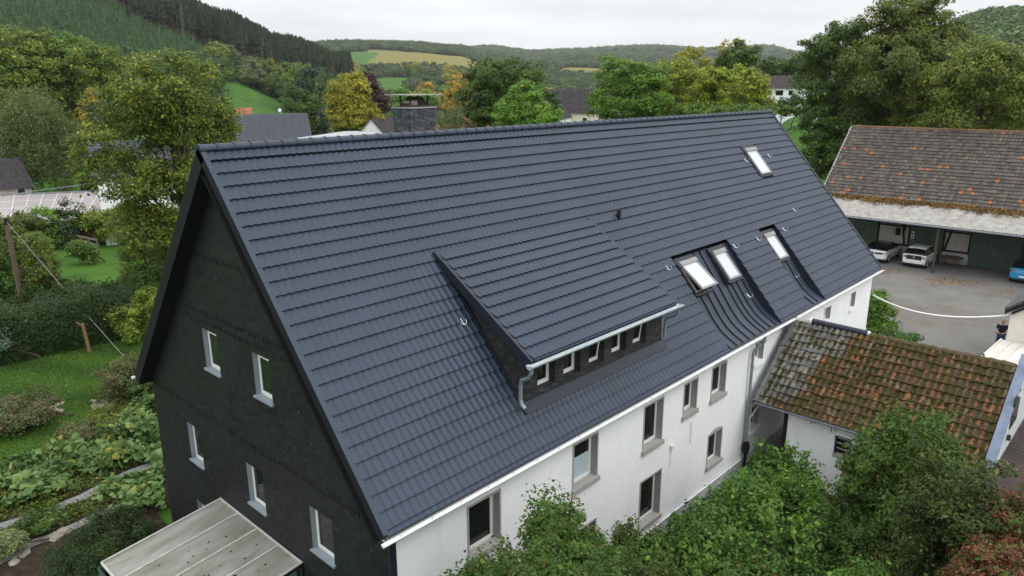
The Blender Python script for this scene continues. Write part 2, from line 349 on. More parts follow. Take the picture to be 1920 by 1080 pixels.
# ------------------------------------------------------------------ tile sheets
def tile_sheet(O, U, D, Nn, ulen, slen, wave=0.1825, row=0.35, s_first=0.33, amp=0.022, step=0.050, segs=10,
               keep=None, pw=1.9, jit=0.0, seed=1, under=0.045, ubase=0.0):
    O, U, D, Nn = (np.array(t, float) for t in (O, U, D, Nn))
    rng = np.random.default_rng(seed)
    nu = int(round(ulen/wave*segs)); us = np.linspace(0, ulen, nu+1)
    lines = [(0.0, step*0.3, 0.01)]; s = s_first; k = 0
    while s < slen-0.05:
        lines.append((s, step, k+0.99)); lines.append((s-under, 0.0, k+1.01)); s += row; k += 1
    lines.append((slen, step, k+0.99))
    ss = np.array([l[0] for l in lines]); nn = np.array([l[1] for l in lines]); vv = np.array([l[2] for l in lines])
    ph = (us/wave) % 1.0
    wf = amp*(0.5+0.5*np.cos(2*math.pi*ph))**pw
    nrow = len(lines)
    jn = np.zeros((nrow, nu+1))
    if jit > 0:
        nt_ = int(ulen/wave)+2
        for i in range(1, nrow-1, 2):
            j = rng.normal(0, jit, nt_)[np.minimum((us/wave).astype(int), nt_-1)]
            jn[i] = j
    Pn = nn[:, None]+wf[None, :]+jn
    Ps = ss[:, None]+jn*1.2
    P = O[None, None]+us[None, :, None]*U+Ps[..., None]*D+Pn[..., None]*Nn
    idx = np.arange(nrow*(nu+1)).reshape(nrow, nu+1)
    f = np.stack([idx[:-1, :-1], idx[1:, :-1], idx[1:, 1:], idx[:-1, 1:]], -1).reshape(-1, 4)
    if keep is not None:
        uc = (us[:-1]+us[1:])/2; sc = (ss[:-1]+ss[1:])/2
        m = keep(*np.meshgrid(uc, sc)).reshape(-1); f = f[m]
    uv = np.stack(np.broadcast_arrays(ubase+us[None, :]/wave, vv[:, None]), -1).reshape(-1, 2)
    return P.reshape(-1, 3), f, uv
def place_mesh(name, v, f, mats, parent, uv=None, smooth=False, col=None):
    o = world_off(parent) if parent is not None else Vector((0, 0, 0))
    return put(name, np_mesh(name, np.asarray(v)-np.array(o), f, mats, uv=uv, smooth=smooth, col=col), parent)

def wall_faces(mb, outline, holes, P, m=0, depth=0.0, mrev=0):
    """outline: convex polygon [(a,b)], holes [(a0,a1,b0,b1)], P(a,b,d)->world, reveals go to -depth"""
    As = sorted({p[0] for p in outline}|{h[0] for h in holes}|{h[1] for h in holes})
    Bs = sorted({p[1] for p in outline}|{h[2] for h in holes}|{h[3] for h in holes})
    def clip(poly):
        n = len(outline)
        for i in range(n):
            (x0, y0), (x1, y1) = outline[i], outline[(i+1) % n]
            def ins(p): return (x1-x0)*(p[1]-y0)-(y1-y0)*(p[0]-x0) >= -1e-9
            out = []
            for j in range(len(poly)):
                a, b = poly[j], poly[(j+1) % len(poly)]
                ia, ib = ins(a), ins(b)
                if ia: out.append(a)
                if ia != ib:
                    da = (x1-x0)*(a[1]-y0)-(y1-y0)*(a[0]-x0); db = (x1-x0)*(b[1]-y0)-(y1-y0)*(b[0]-x0)
                    t = da/(da-db); out.append((a[0]+t*(b[0]-a[0]), a[1]+t*(b[1]-a[1])))
            poly = out
            if len(poly) < 3: return None
        return poly
    for i in range(len(As)-1):
        for j in range(len(Bs)-1):
            ca, cb = (As[i]+As[i+1])/2, (Bs[j]+Bs[j+1])/2
            if any(h[0] < ca < h[1] and h[2] < cb < h[3] for h in holes): continue
            poly = clip([(As[i], Bs[j]), (As[i+1], Bs[j]), (As[i+1], Bs[j+1]), (As[i], Bs[j+1])])
            if poly:
                # drop duplicates
                q = [poly[0]]
                for p in poly[1:]:
                    if abs(p[0]-q[-1][0])+abs(p[1]-q[-1][1]) > 1e-6: q.append(p)
                if len(q) >= 3: mb.add([P(a, b, 0) for a, b in q], [tuple(range(len(q)))], m)
    for a0, a1, b0, b1 in holes:
        mb.quad(P(a0,b0,0), P(a0,b0,-depth), P(a0,b1,-depth), P(a0,b1,0), mrev)
        mb.quad(P(a1,b1,0), P(a1,b1,-depth), P(a1,b0,-depth), P(a1,b0,0), mrev)
        mb.quad(P(a0,b1,0), P(a0,b1,-depth), P(a1,b1,-depth), P(a1,b1,0), mrev)
        mb.quad(P(a1,b0,0), P(a1,b0,-depth), P(a0,b0,-depth), P(a0,b0,0), mrev)
def abox(mb, P, a0, a1, b0, b1, d0, d1, m=0):
    v = [P(a0,b0,d0),P(a1,b0,d0),P(a1,b1,d0),P(a0,b1,d0),P(a0,b0,d1),P(a1,b0,d1),P(a1,b1,d1),P(a0,b1,d1)]
    mb.add(v, [(0,3,2,1),(4,5,6,7),(0,1,5,4),(1,2,6,5),(2,3,7,6),(3,0,4,7)], m)

#@@PART2
# ------------------------------------------------------------------ terrain (one sheet to beyond the horizon)
COLS = [-900, -500, 0, 200, 330, 430, 540, 650, 780, 860, 910, 1000, 1080, 1200, 1340, 1430, 1500, 1650, 1850, 2300, 2800]
RINGS = [150, 220, 300, 400, 500, 700, 1000, 1500, 2200, 3500, 6000]
TAB = {
-900: [260,190,110, 10,-60,-100,-60, 0, 60,100,130], -500: [260,190,110, 10,-60,-100,-60, 0, 60,100,130],
0:    [275,225,150, 60, -5,-40,-20, 20, 70,100,130], 200: [280,235,165, 85, 20, -5, 10, 50, 80,110,130],
330:  [282,240,180,110, 68, 45, 50, 70, 95,115,130], 430: [283,242,200,143,106, 88, 88, 90,100,115,130],
540:  [283,243,215,180,152,130,115, 92, 95,110,130], 650: [283,243,225,205,190,160,130, 85, 92,105,125],
780:  [283,243,225,208,192,163,126, 90, 92, 95,120], 860: [283,243,225,208,194,168,130, 95, 98,104,120],
910:  [283,243,225,209,195,170,138,114,103, 93,112], 1000:[283,243,225,210,198,175,150,130,112,102,112],
1080: [283,243,225,210,198,176,150,121,108,100,112], 1200:[283,243,225,210,198,178,153,125,106, 93,105],
1340: [283,243,225,210,198,180,156,136,116, 97,103], 1430:[283,243,223,208,196,178,158,140,118, 92,102],
1500: [240,206,201,197,186,170,155,135,118,106,112], 1650:[280,235,205,170,150,130,125,120,115,110,116],
1850: [270,220,165,118, 78, 55, 60, 80,100,110,118], 2300:[250,190,120, 60, 10,  0, 20, 60, 90,110,118],
2800: [250,190,120, 60, 10,  0, 20, 60, 90,110,118]}
_az = np.array([az_of(c) if -700 < c < 2400 else (az_of(-500)+0.5 if c < 0 else az_of(2300)-0.5) for c in COLS])[::-1]
_Z = np.array([[CAM[2]+r*tan_of(min(max(c, -500), 2300), TAB[c][j]) for j, r in enumerate(RINGS)] for c in COLS])[::-1]
_Z = np.concatenate([np.full((len(COLS), 3), GZ), _Z], 1)
_R = np.log(np.array([1., 60., 105.]+RINGS))
def terrain(x, y):
    x = np.asarray(x, float); y = np.asarray(y, float)
    dx, dy = x-CAM[0], y-CAM[1]; r = np.hypot(dx, dy); a = np.arctan2(dy, dx)
    ai = np.interp(a, _az, np.arange(len(_az))); ri = np.interp(np.log(np.maximum(r, 1)), _R, np.arange(len(_R)))
    i0 = np.minimum(ai.astype(int), len(_az)-2); j0 = np.minimum(ri.astype(int), len(_R)-2)
    fa, fr = ai-i0, ri-j0
    fa = fa*fa*(3-2*fa)
    z = (_Z[i0, j0]*(1-fa)+_Z[i0+1, j0]*fa)*(1-fr)+(_Z[i0, j0+1]*(1-fa)+_Z[i0+1, j0+1]*fa)*fr
    wob = np.clip((r-130)/400, 0, 1)*(np.sin(x/47+1)*np.cos(y/61)*1.6+np.sin(x/139+y/97)*3.0)*np.clip(r/900, 0.3, 1.2)
    back = np.clip((np.abs(np.angle(np.exp(1j*(a-YAW))))-1.25)/0.5, 0, 1)
    return z*(1-back)+GZ*back+wob*(1-back)
def col_of(x, y):                    # photo column a bearing belongs to (for the maps of woods and fields)
    a = np.arctan2(np.asarray(y, float)-CAM[1], np.asarray(x, float)-CAM[0])
    return np.interp(a, _az2, _c2)
_c2 = np.arange(-700, 2500, 20.); _az2 = np.array([az_of(c) for c in _c2]); _az2, _c2 = _az2[::-1], _c2[::-1]
_nz = np.random.default_rng(5)
def field_zone(c, r):                # 1 stubble, 2 bright meadow, 0 rough grass under the woods
    c = c+12*np.sin(r/70.0); z = np.zeros(np.shape(c))
    z = np.where((r < 230), 2, z)
    z = np.where((c > 405) & (c < 560) & (r > 230) & (r < 400+0.25*(c-480)), 2, z)
    z = np.where((c > 690) & (c < 905) & (r > 985) & (r < 1440-0.5*(c-700)) & ~((c > 800) & (r > 1290)), 1, z)
    z = np.where((c > 1040) & (c < 1155) & (r > 1060) & (r < 1400), 1, z)
    z = np.where((c > 625) & (c < 700) & (r > 900) & (r < 1300), 2, z)
    z = np.where((c > 690) & (c < 772) & (r > 480) & (r < 800), 2, z)
    z = np.where((c > 1450) & (c < 1580) & (r < 320), 2, z)
    return z
na = 420; rr = np.concatenate([[0.5, 20, 60, 90], np.geomspace(110, 7500, 185)])
aa = np.concatenate([np.linspace(YAW-math.pi, YAW-0.85, 60, endpoint=False), np.linspace(YAW-0.85, YAW+0.85, na, endpoint=False), np.linspace(YAW+0.85, YAW+math.pi, 61)])
RRg, AAg = np.meshgrid(rr, aa); X = CAM[0]+RRg*np.cos(AAg); Y = CAM[1]+RRg*np.sin(AAg); Z = terrain(X, Y)
idx = np.arange(X.size).reshape(X.shape)
fq = np.stack([idx[:-1, :-1], idx[:-1, 1:], idx[1:, 1:], idx[1:, :-1]], -1).reshape(-1, 4)
fz = field_zone(col_of(X, Y), RRg)
colr = np.stack([(fz == 1)*1.0, (fz == 0)*1.0, np.zeros(X.shape), np.ones(X.shape)], -1).reshape(-1, 4)
mg = bpy.data.materials.new('grass_land'); mg.use_nodes = True; t = mg.node_tree; b = t.nodes['Principled BSDF']
b.inputs['Roughness'].default_value = 0.95; b.inputs['Specular IOR Level'].default_value = 0.1
tcn = N(t, 'ShaderNodeTexCoord')
n1 = N(t, 'ShaderNodeTexNoise'); n1.inputs['Scale'].default_value = 0.22; n1.inputs['Detail'].default_value = 12; n1.inputs['Roughness'].default_value = 0.72; t.links.new(tcn.outputs['Object'], n1.inputs[0])
cr = N(t, 'ShaderNodeValToRGB'); e = cr.color_ramp; e.elements[0].position = 0.35; e.elements[0].color = (0.028, 0.078, 0.013, 1); e.elements[1].position = 0.66; e.elements[1].color = (0.068, 0.150, 0.020, 1)
t.links.new(n1.outputs[0], cr.inputs[0])
n4 = N(t, 'ShaderNodeTexNoise'); n4.inputs['Scale'].default_value = 14; n4.inputs['Detail'].default_value = 5; t.links.new(tcn.outputs['Object'], n4.inputs[0])
mr = N(t, 'ShaderNodeMapRange'); mr.inputs[3].default_value = 0.45; mr.inputs[4].default_value = 1.55; t.links.new(n4.outputs[0], mr.inputs[0])
hs = N(t, 'ShaderNodeHueSaturation'); t.links.new(mr.outputs[0], hs.inputs['Value']); t.links.new(cr.outputs[0], hs.inputs['Color'])
at = N(t, 'ShaderNodeAttribute', attribute_name='tint'); sp = N(t, 'ShaderNodeSeparateColor'); t.links.new(at.outputs['Color'], sp.inputs[0])
m1 = N(t, 'ShaderNodeMix', data_type='RGBA'); m1.inputs[7].default_value = (0.165, 0.148, 0.042, 1); t.links.new(sp.outputs[0], m1.inputs[0]); t.links.new(hs.outputs[0], m1.inputs[6])
m2 = N(t, 'ShaderNodeMix', data_type='RGBA'); m2.inputs[7].default_value = (0.025, 0.035, 0.012, 1); t.links.new(sp.outputs[1], m2.inputs[0]); t.links.new(m1.outputs[2], m2.inputs[6])
t.links.new(m2.outputs[2], b.inputs['Base Color'])
bm = N(t, 'ShaderNodeBump'); bm.inputs['Strength'].default_value = 0.8; bm.inputs['Distance'].default_value = 0.06; t.links.new(n4.outputs[0], bm.inputs['Height']); t.links.new(bm.outputs[0], b.inputs['Normal'])
g = put('ground', np_mesh('ground', np.stack([X, Y, Z], -1).reshape(-1, 3), fq, mg, smooth=True, col=colr)); tag(g, kind='structure')

def sheet(name, poly, dz, m, kind='structure', label=None):
    mb = MB(); mb.add([(x, y, GZ+dz) for x, y in poly], [tuple(range(len(poly)))])
    return tag(mb.build(name, m), label, kind=kind)
def leafy_asphalt():
    m = M_asphalt; t = m.node_tree; b = t.nodes['Principled BSDF']
    src = b.inputs['Base Color'].links[0].from_socket
    tc = N(t, 'ShaderNodeTexCoord')
    a = N(t, 'ShaderNodeTexNoise'); a.inputs['Scale'].default_value = 0.16; a.inputs['Detail'].default_value = 10; a.inputs['Roughness'].default_value = 0.75; t.links.new(tc.outputs['Object'], a.inputs[0])
    r = N(t, 'ShaderNodeValToRGB'); r.color_ramp.elements[0].position = 0.56; r.color_ramp.elements[1].position = 0.66; t.links.new(a.outputs[0], r.inputs[0])
    s = N(t, 'ShaderNodeMath', operation='MULTIPLY'); s.inputs[1].default_value = 0.45; t.links.new(r.outputs[0], s.inputs[0])
    x = N(t, 'ShaderNodeMix', data_type='RGBA'); x.inputs[7].default_value = (0.12, 0.095, 0.05, 1); t.links.new(s.outputs[0], x.inputs[0]); t.links.new(src, x.inputs[6])
    # cracks
    mp = N(t, 'ShaderNodeMapping'); mp.inputs['Rotation'].default_value = (0, 0, 0.5); t.links.new(tc.outputs['Object'], mp.inputs[0])
    v = N(t, 'ShaderNodeTexVoronoi', feature='DISTANCE_TO_EDGE'); v.inputs['Scale'].default_value = 0.13; t.links.new(mp.outputs[0], v.inputs[0])
    r2 = N(t, 'ShaderNodeValToRGB'); r2.color_ramp.elements[0].position = 0.004; r2.color_ramp.elements[1].position = 0.014
    r2.color_ramp.elements[0].color = (0.6, 0.6, 0.6, 1); t.links.new(v.outputs[0], r2.inputs[0])
    y = N(t, 'ShaderNodeMix', data_type='RGBA', blend_type='MULTIPLY'); y.inputs[0].default_value = 0.16; t.links.new(x.outputs[2], y.inputs[6]); t.links.new(r2.outputs[0], y.inputs[7])
    t.links.new(y.outputs[2], b.inputs['Base Color'])
leafy_asphalt()
M_soil = mat('soil', (0.035, 0.026, 0.018), 0.95, 0.1, var=(2.5, 0.4), bump=(12, 0.8, 0.05))
M_gravel = mat('gravel', (0.20, 0.20, 0.205), 0.95, 0.1, var=(11, 0.3), bump=(40, 0.9, 0.03))
sheet('courtyard', [(28.6, 2.5), (17, -5.75), (17, -30), (70, -30), (64, -5), (62, 9), (40, 9)], 0.03, M_asphalt)
sheet('soil', [(-3.6, 3.0), (0.2, 3.0), (0.3, 7), (6.0, 6.0), (9, 12), (6.5, 20.5), (4.0, 20.8), (2.6, 17.0), (0.4, 13.9), (-1.2, 12.6), (-3.5, 12.6), (-9, 13.5), (-9, 4)], 0.035, M_soil)
sheet('shrubbery_soil', [(0.2, -6.2), (16.2, -6.2), (16.3, -25), (0.2, -25)], 0.02, M_soil)
sheet('kerb_gravel', [(0.2, -5.72), (16.2, -5.72), (16.2, -6.35), (0.2, -6.35)], 0.05, M_gravel)
def strip(name, px, wd, dz, m):
    c = [atz(a, b_, GZ)[:2] for a, b_ in px]; lft = []; rgt = []
    for i, p in enumerate(c):
        d = c[min(i+1, len(c)-1)]-c[max(i-1, 0)]; d /= np.linalg.norm(d); n_ = np.array([-d[1], d[0]])*wd/2
        lft.append(p+n_); rgt.append(p-n_)
    mb = MB()
    for i in range(len(c)-1):
        mb.quad(*[(q[0], q[1], GZ+dz) for q in (lft[i], lft[i+1], rgt[i+1], rgt[i])])
    return tag(mb.build(name, m), kind='structure')
strip('path', [(-60, 1010), (0, 990), (60, 972), (117, 950), (160, 932), (190, 915), (240, 890), (290, 872)], 0.42, 0.06, M_gravel)
strip('path', [(-40, 1075), (20, 1045), (60, 1022), (100, 1008), (150, 985), (200, 962), (290, 925)], 0.40, 0.06, M_gravel)

# ------------------------------------------------------------------ the farmhouse
house = thing('farmhouse', 'long white farmhouse with steep anthracite roof and black slate gable', 'house', (0, 0, GZ))
Dn = np.array([0, -W/S, -H/S]); Nn = np.array([0, -H/S, W/S]); Dr = np.array([0, W/S, -H/S]); Nr = np.array([0, H/S, W/S])
def RP(x, s, n=0.0): return np.array([x, 0, H])+s*Dn+n*Nn
def RQ(x, s, n=0.0): return np.array([x, 0, H])+s*Dr+n*Nr
C1 = (13.85, 17.75, 5.66); C2 = (20.42, 21.85, 5.70)        # the two standing seam troughs: x0, x1, top
DX0, DX1, DYW, DZB, DS = 4.80, 10.90, -5.25, 0.86, 3.68      # dormer
def keep(u, s):
    x = u+0.08
    k = ~((x > C1[0]) & (x < C1[1]) & (s > C1[2])) & ~((x > C2[0]) & (x < C2[1]) & (s > C2[2]))
    k &= ~((x > 23.42) & (x < 24.5) & (s > 1.87) & (s < 3.33))
    k &= ~((x > DX0+0.1) & (x < DX1-0.1) & (s > DS+0.3) & (s < 8.0))
    return k
v, f, uv = tile_sheet(RP(0.08, 0), (1, 0, 0), Dn, Nn, L-0.1, S+0.02, keep=keep)
front_roof = place_mesh('roof', v, f, M_roof, house, uv=uv, smooth=False)
v2, f2, uv2 = tile_sheet(RQ(0.08, 0), (1, 0, 0), Dr, Nr, L-0.1, S+0.02, segs=6)
rear_roof = place_mesh('roof', v2, f2, M_roof, house, uv=uv2)
for o_ in (front_roof, rear_roof):
    for p in o_.data.polygons: pass
# under-structure, verge and eave boards
mb = MB()
for P_ in (RP, RQ):
    q = [P_(0.0, 0, -0.36), P_(L, 0, -0.36), P_(L, S, -0.36), P_(0.0, S, -0.36)]
    mb.quad(*q)
mb.build('roof_deck', M_dark, house)
mb = MB()
for P_, n_ in ((RP, Nn), (RQ, Nr)):
    for xx in (0.0, L-0.02):
        nb_ = -0.14 if (xx == 0 and P_ is RP) else -0.30
        o_ = P_(xx, -0.02, nb_); mb.obox(o_, (0.06, 0, 0), P_(xx, S+0.02, nb_)-o_, n_*(0.035-nb_ if xx == 0 else 0.36))
    q = [P_(0.06, 0, -0.135), P_(0.42, 0, -0.135), P_(0.42, S, -0.135), P_(0.06, S, -0.135)]
    mb.quad(*q)
    o_ = P_(0.10, S-0.02, -0.30); mb.obox(o_, (L-0.13, 0, 0), P_(0, S, 0)-P_(0, S-0.02, 0), n_*0.28)
mb.build('verge_board', M_dark, house)
for P_, n_ in ((RP, Nn), (RQ, Nr)):        # flat verge flashing on the near edge (the smooth strip along the tiles)
    mb = MB(); a_ = P_(0.012, 0.05, 0.037); mb.obox(a_, (0.115, 0, 0), P_(0.012, S-0.02, 0.037)-a_, n_*0.028)
    mb.build('verge_flashing', M_roof, house)
    mb = MB(); a_ = P_(L-0.11, 0.05, 0.037); mb.obox(a_, (0.10, 0, 0), P_(L-0.11, S-0.02, 0.037)-a_, n_*0.028); mb.build('verge_flashing', M_roof, house)
# ridge caps, each one overlapping the next
mb = MB(); x = 0.0; k = 0
while x < L-0.05:
    x1 = min(x+0.40, L+0.02); r0, r1 = 0.135, 0.118
    n_ = 10; vs = []
    for xx, rad in ((x, r0), (x+0.05, r0), (x+0.055, r1+0.004), (x1+0.01, r1)):
        for q in range(n_+1):
            a = math.pi*(q/n_)*1.1-0.05*math.pi; vs.append((xx, rad*math.cos(a)*1.05, H+0.0+rad*math.sin(a)*0.92))
    fs = [(i*(n_+1)+q, (i+1)*(n_+1)+q, (i+1)*(n_+1)+q+1, i*(n_+1)+q+1) for i in range(3) for q in range(n_)]
    if k == 0: fs.append(tuple(range(n_+1)))
    mb.add(vs, fs); x += 0.40; k += 1
mb.build('ridge_cap', M_roof, house, smooth=False)
# troughs of standing seam sheet
def depth(s, s0):
    return np.interp(s, [s0, s0+0.1, 7.1, 8.0, 8.45, 8.8, S], [-0.07, -0.10, -0.19, -0.27, -0.26, -0.17, -0.02])
def trough(x0, x1, s0, seams, wide):
    ss = [s0, s0+0.1, 6.5, 7.1, 7.6, 8.0, 8.2, 8.35, 8.5, 8.65, 8.8, 8.95, 9.1, S+0.03]
    mb = MB(); nn_ = [float(depth(s, s0)) for s in ss]
    for i in range(len(ss)-1):
        mb.quad(RP(x0-0.05, ss[i], nn_[i]), RP(x0-0.05, ss[i+1], nn_[i+1]), RP(x1+0.02, ss[i+1], nn_[i+1]), RP(x1+0.02, ss[i], nn_[i]))
        mb.quad(RP(x1+0.02, ss[i], nn_[i]), RP(x1+0.02, ss[i+1], nn_[i+1]), RP(x1+0.02, ss[i+1], 0.03), RP(x1+0.02, ss[i], 0.03), 1)
        mb.quad(RP(x0-0.05, ss[i], 0.03), RP(x0-0.05, ss[i+1], 0.03), RP(x0-0.05, ss[i+1], nn_[i+1]), RP(x0-0.05, ss[i], nn_[i]), 1)
    mb.quad(RP(x0-0.05, s0, -0.07), RP(x1+0.02, s0, -0.07), RP(x1+0.02, s0, 0.02), RP(x0-0.05, s0, 0.02), 1)
    for xs, sa in seams:
        for i in range(len(ss)-1):
            if ss[i] < sa-0.02: continue
            a_, b_ = RP(xs, ss[i], nn_[i]), RP(xs, ss[i+1], nn_[i+1])
            mb.obox(a_, (0.035, 0, 0), b_-a_, Nn*0.045, 1)
    return mb.build('standing_seam_trough', [M_seam, M_trim], house)
trough(C1[0], C1[1], C1[2], [(14.02, 7.1), (14.45, 7.1), (14.88, 7.1), (15.33, 5.66), (15.78, 5.66), (16.28, 7.1), (16.62, 7.1), (17.0, 7.1), (17.42, 7.1)], 0)
trough(C2[0], C2[1], C2[2], [(20.46, 7.05), (20.86, 7.05), (21.3, 7.05)], 0)
# skylights
def skylight(x0, x1, s0, s1, n0, tilt=0.0, name='skylight'):
    mb = MB(); fr = 0.075; hh = 0.07
    def Q(x, s, n): return RP(x, s, n0+n+(tilt*(s-s0)/(s1-s0)))
    def bx(xa, xb, sa, sb, na_, nb_, m=0):
        v = [Q(xa,sa,na_),Q(xb,sa,na_),Q(xb,sb,na_),Q(xa,sb,na_),Q(xa,sa,nb_),Q(xb,sa,nb_),Q(xb,sb,nb_),Q(xa,sb,nb_)]
        mb.add(v, [(0,3,2,1),(4,5,6,7),(0,1,5,4),(1,2,6,5),(2,3,7,6),(3,0,4,7)], m)
    bx(x0, x0+fr, s0+0.16, s1, 0, hh); bx(x1-fr, x1, s0+0.16, s1, 0, hh)
    bx(x0+fr, x1-fr, s1-fr, s1, 0, hh-0.004); bx(x0-0.02, x1+0.02, s0, s0+0.16, 0, hh+0.035)
    w = mb.build(name, M_skyframe, house)
    g_ = MB(); g_.quad(Q(x0+fr, s0+0.16, hh-0.02), Q(x0+fr, s1-fr, hh-0.02), Q(x1-fr, s1-fr, hh-0.02), Q(x1-fr, s0+0.16, hh-0.02)); g_.build('pane', M_blind, w)
    fl = MB()                     # flashing collar on the roof
    def bf(xa, xb, sa, sb, na_, nb_):
        o_ = RP(xa, sa, na_); fl.obox(o_, (xb-xa, 0, 0), RP(xa, sb, na_)-o_, Nn*(nb_-na_))
    bf(x0-0.10, x0-0.004, s0-0.16, s1+0.08, n0-0.12, n0+0.02); bf(x1+0.004, x1+0.10, s0-0.16, s1+0.08, n0-0.12, n0+0.02)
    bf(x0-0.004, x1+0.004, s0-0.16, s0-0.004, n0-0.12, n0+0.025); bf(x0-0.004, x1+0.004, s1+0.004, s1+0.10, n0-0.12, n0+0.015)
    fl.build('flashing', M_trim, w)
    if tilt > 0:
        pn = MB()
        for xx in (x0+0.01, x1-0.05):
            o_ = RP(xx, s0+0.1, n0); pn.obox(o_, (0.04, 0, 0), RP(xx, s1-0.03, n0)-o_, Nn*0.05)
        o_ = RP(x0+0.06, s1-0.07, n0); pn.obox(o_, (x1-x0-0.12, 0, 0), RP(x0, s1-0.03, 0)-RP(x0, s1-0.07, 0), Nn*0.05)
        pn.build('fixed_frame', M_pine, w)
        sv = MB(); o_ = RP(x0, s0+0.2, n0+0.015); sv.add([RP(x0+0.05, s0+0.1, n0+0.01), RP(x1-0.05, s0+0.1, n0+0.01), RP(x1-0.05, s1-0.07, n0+0.01), RP(x0+0.05, s1-0.07, n0+0.01)], [(0, 3, 2, 1)])
        sv.build('shaft', M_dark, w)
    return w
skylight(14.02, 15.05, 5.86, 7.06, 0.0, 0.24)
skylight(16.33, 17.18, 5.86, 7.06, -0.02)
skylight(20.47, 21.32, 5.86, 7.04, -0.02)
skylight(23.45, 24.47, 1.92, 3.30, 0.05)
# snow hooks, vent
for xx, s_ in [(4.33,5.61),(13.29,5.96),(13.86,7.96),(17.94,5.99),(17.31,7.83),(19.83,6.0),(22.28,5.97),(20.51,7.85),(21.36,7.87),(24.25,5.28),(23.03,2.52),(25.35,2.47)]:
    mb = MB(); b0 = 0.05
    if C1[0] < xx < C1[1] and s_ > C1[2]: b0 = float(depth(s_, C1[2]))+0.02
    if C2[0] < xx < C2[1] and s_ > C2[2]: b0 = float(depth(s_, C2[2]))+0.02
    mb.tube([RP(xx, s_-0.14, b0), RP(xx, s_+0.02, b0+0.02), RP(xx, s_+0.07, b0+0.06), RP(xx, s_+0.05, b0+0.13), RP(xx-0.0, s_-0.03, b0+0.16)], 0.010, 5)
    mb.tube([RP(xx-0.05, s_-0.12, b0), RP(xx-0.05, s_+0.02, b0+0.01), RP(xx, s_+0.06, b0+0.05)], 0.009, 5)
    mb.build('roof_hook', M_zinc, house)
mb = MB(); mb.tube([RP(12.42, 3.75, 0.0), RP(12.42, 3.72, 0.14)], [0.10, 0.07], 12)
c_ = RP(12.42, 3.72, 0.12); mb.tube([c_, c_+np.array([0, 0, 0.12])], 0.06, 12); mb.tube([c_+np.array([0, 0, 0.12]), c_+np.array([0, 0, 0.16]), c_+np.array([0, 0, 0.18])], [0.085, 0.085, 0.03], 12)
mb.build('roof_vent', M_dark, house)

# gable wall (slate) --------------------------------------------------
GX = 0.36; YW = 5.72
def roofz(y): return H-abs(y)*H/W
go = [(-YW, GZ), (YW, GZ), (YW, roofz(YW)-0.25), (0, H-0.22), (-YW, roofz(YW)-0.25)]
gwin = [(0.98, 1.76, 1.27, 2.36), (-1.56, -0.80, 1.27, 2.36), (2.72, 3.50, -1.97, -0.82), (-0.68, 0.13, -1.95, -0.82), (-3.65, -2.78, -1.95, -0.82), (2.75, 3.55, -4.6, -3.3)]
def GP(a, b, d): return (GX-d, a, b)
mb = MB(); wall_faces(mb, go, gwin, GP, 0, 0.18, 1)
mb.build('slate_gable_wall', [M_slate, M_sillg], house)
# tooth courses of ornamental slates
rg = np.random.default_rng(3)
for zb in (4.35, 2.86, 2.62, -0.15):
    mb = MB()
    hw = (H-zb-0.55)*W/H-0.25; yy = -min(hw, YW-0.05)
    if zb == -0.15: hw = YW-0.1; yy = -hw
    while yy < min(hw, YW-0.1):
        if rg.random() < 0.97:
            mb.box(GX-0.018, GX-0.004, yy, yy+0.085, zb-0.10-rg.uniform(0, 0.02), zb)
        yy += 0.125
    mb.box(GX-0.012, GX-0.003, -min(hw, YW-0.1), min(hw, YW-0.1), zb, zb+0.05); mb.build('ornamental_slate_course', M_slate, house)
def window(P, a0, a1, b0, b1, dep, parent, fm=M_white, split=0, film=0.0, name='window', lean=0.0):
    fr = 0.065; mb = MB(); d0, d1 = -dep, -dep+0.05
    abox(mb, P, a0, a0+fr, b0, b1, d0, d1); abox(mb, P, a1-fr, a1, b0, b1, d0, d1)
    abox(mb, P, a0+fr, a1-fr, b0, b0+fr, d0, d1); abox(mb, P, a0+fr, a1-fr, b1-fr, b1, d0, d1)
    i = fr+0.012; e = 0.045          # inner sash
    def LP(a, b, d): return P(a, b, d+lean*(b-b0)/(b1-b0))
    abox(mb, LP, a0+i, a0+i+e, b0+i, b1-i, d1-0.02, d1+0.022); abox(mb, LP, a1-i-e, a1-i, b0+i, b1-i, d1-0.02, d1+0.022)
    abox(mb, LP, a0+i+e, a1-i-e, b0+i, b0+i+e, d1-0.02, d1+0.022); abox(mb, LP, a0+i+e, a1-i-e, b1-i-e, b1-i, d1-0.02, d1+0.022)
    if split: c = (a0+a1)/2; abox(mb, LP, c-0.035, c+0.035, b0+i+e, b1-i-e, d1-0.02, d1+0.022)
    w = mb.build(name, fm, parent)
    g_ = MB(); k = i+e
    g_.quad(LP(a0+k, b0+k, d1+0.004), LP(a1-k, b0+k, d1+0.004), LP(a1-k, b1-k, d1+0.004), LP(a0+k, b1-k, d1+0.004))
    g_.build('pane', M_glass, w)
    if film:
        g2 = MB(); bz = b0+k+(b1-b0-2*k)*film
        g2.quad(P(a0+k, b0+k, d1+0.010), P(a1-k, b0+k, d1+0.010), P(a1-k, bz, d1+0.010), P(a0+k, bz, d1+0.010)); g2.build('privacy_film', M_glassb, w)
    return w
for a0, a1, b0, b1 in gwin:
    w = window(GP, a0+0.003, a1-0.003, b0+0.003, b1-0.003, 0.178, house)
    # GP's d points out of the wall along -x
    s_ = MB(); abox(s_, GP, a0-0.05, a1+0.04, b0-0.04, b0+0.012, -0.12, 0.06); s_.build('sill', M_sillg, w)
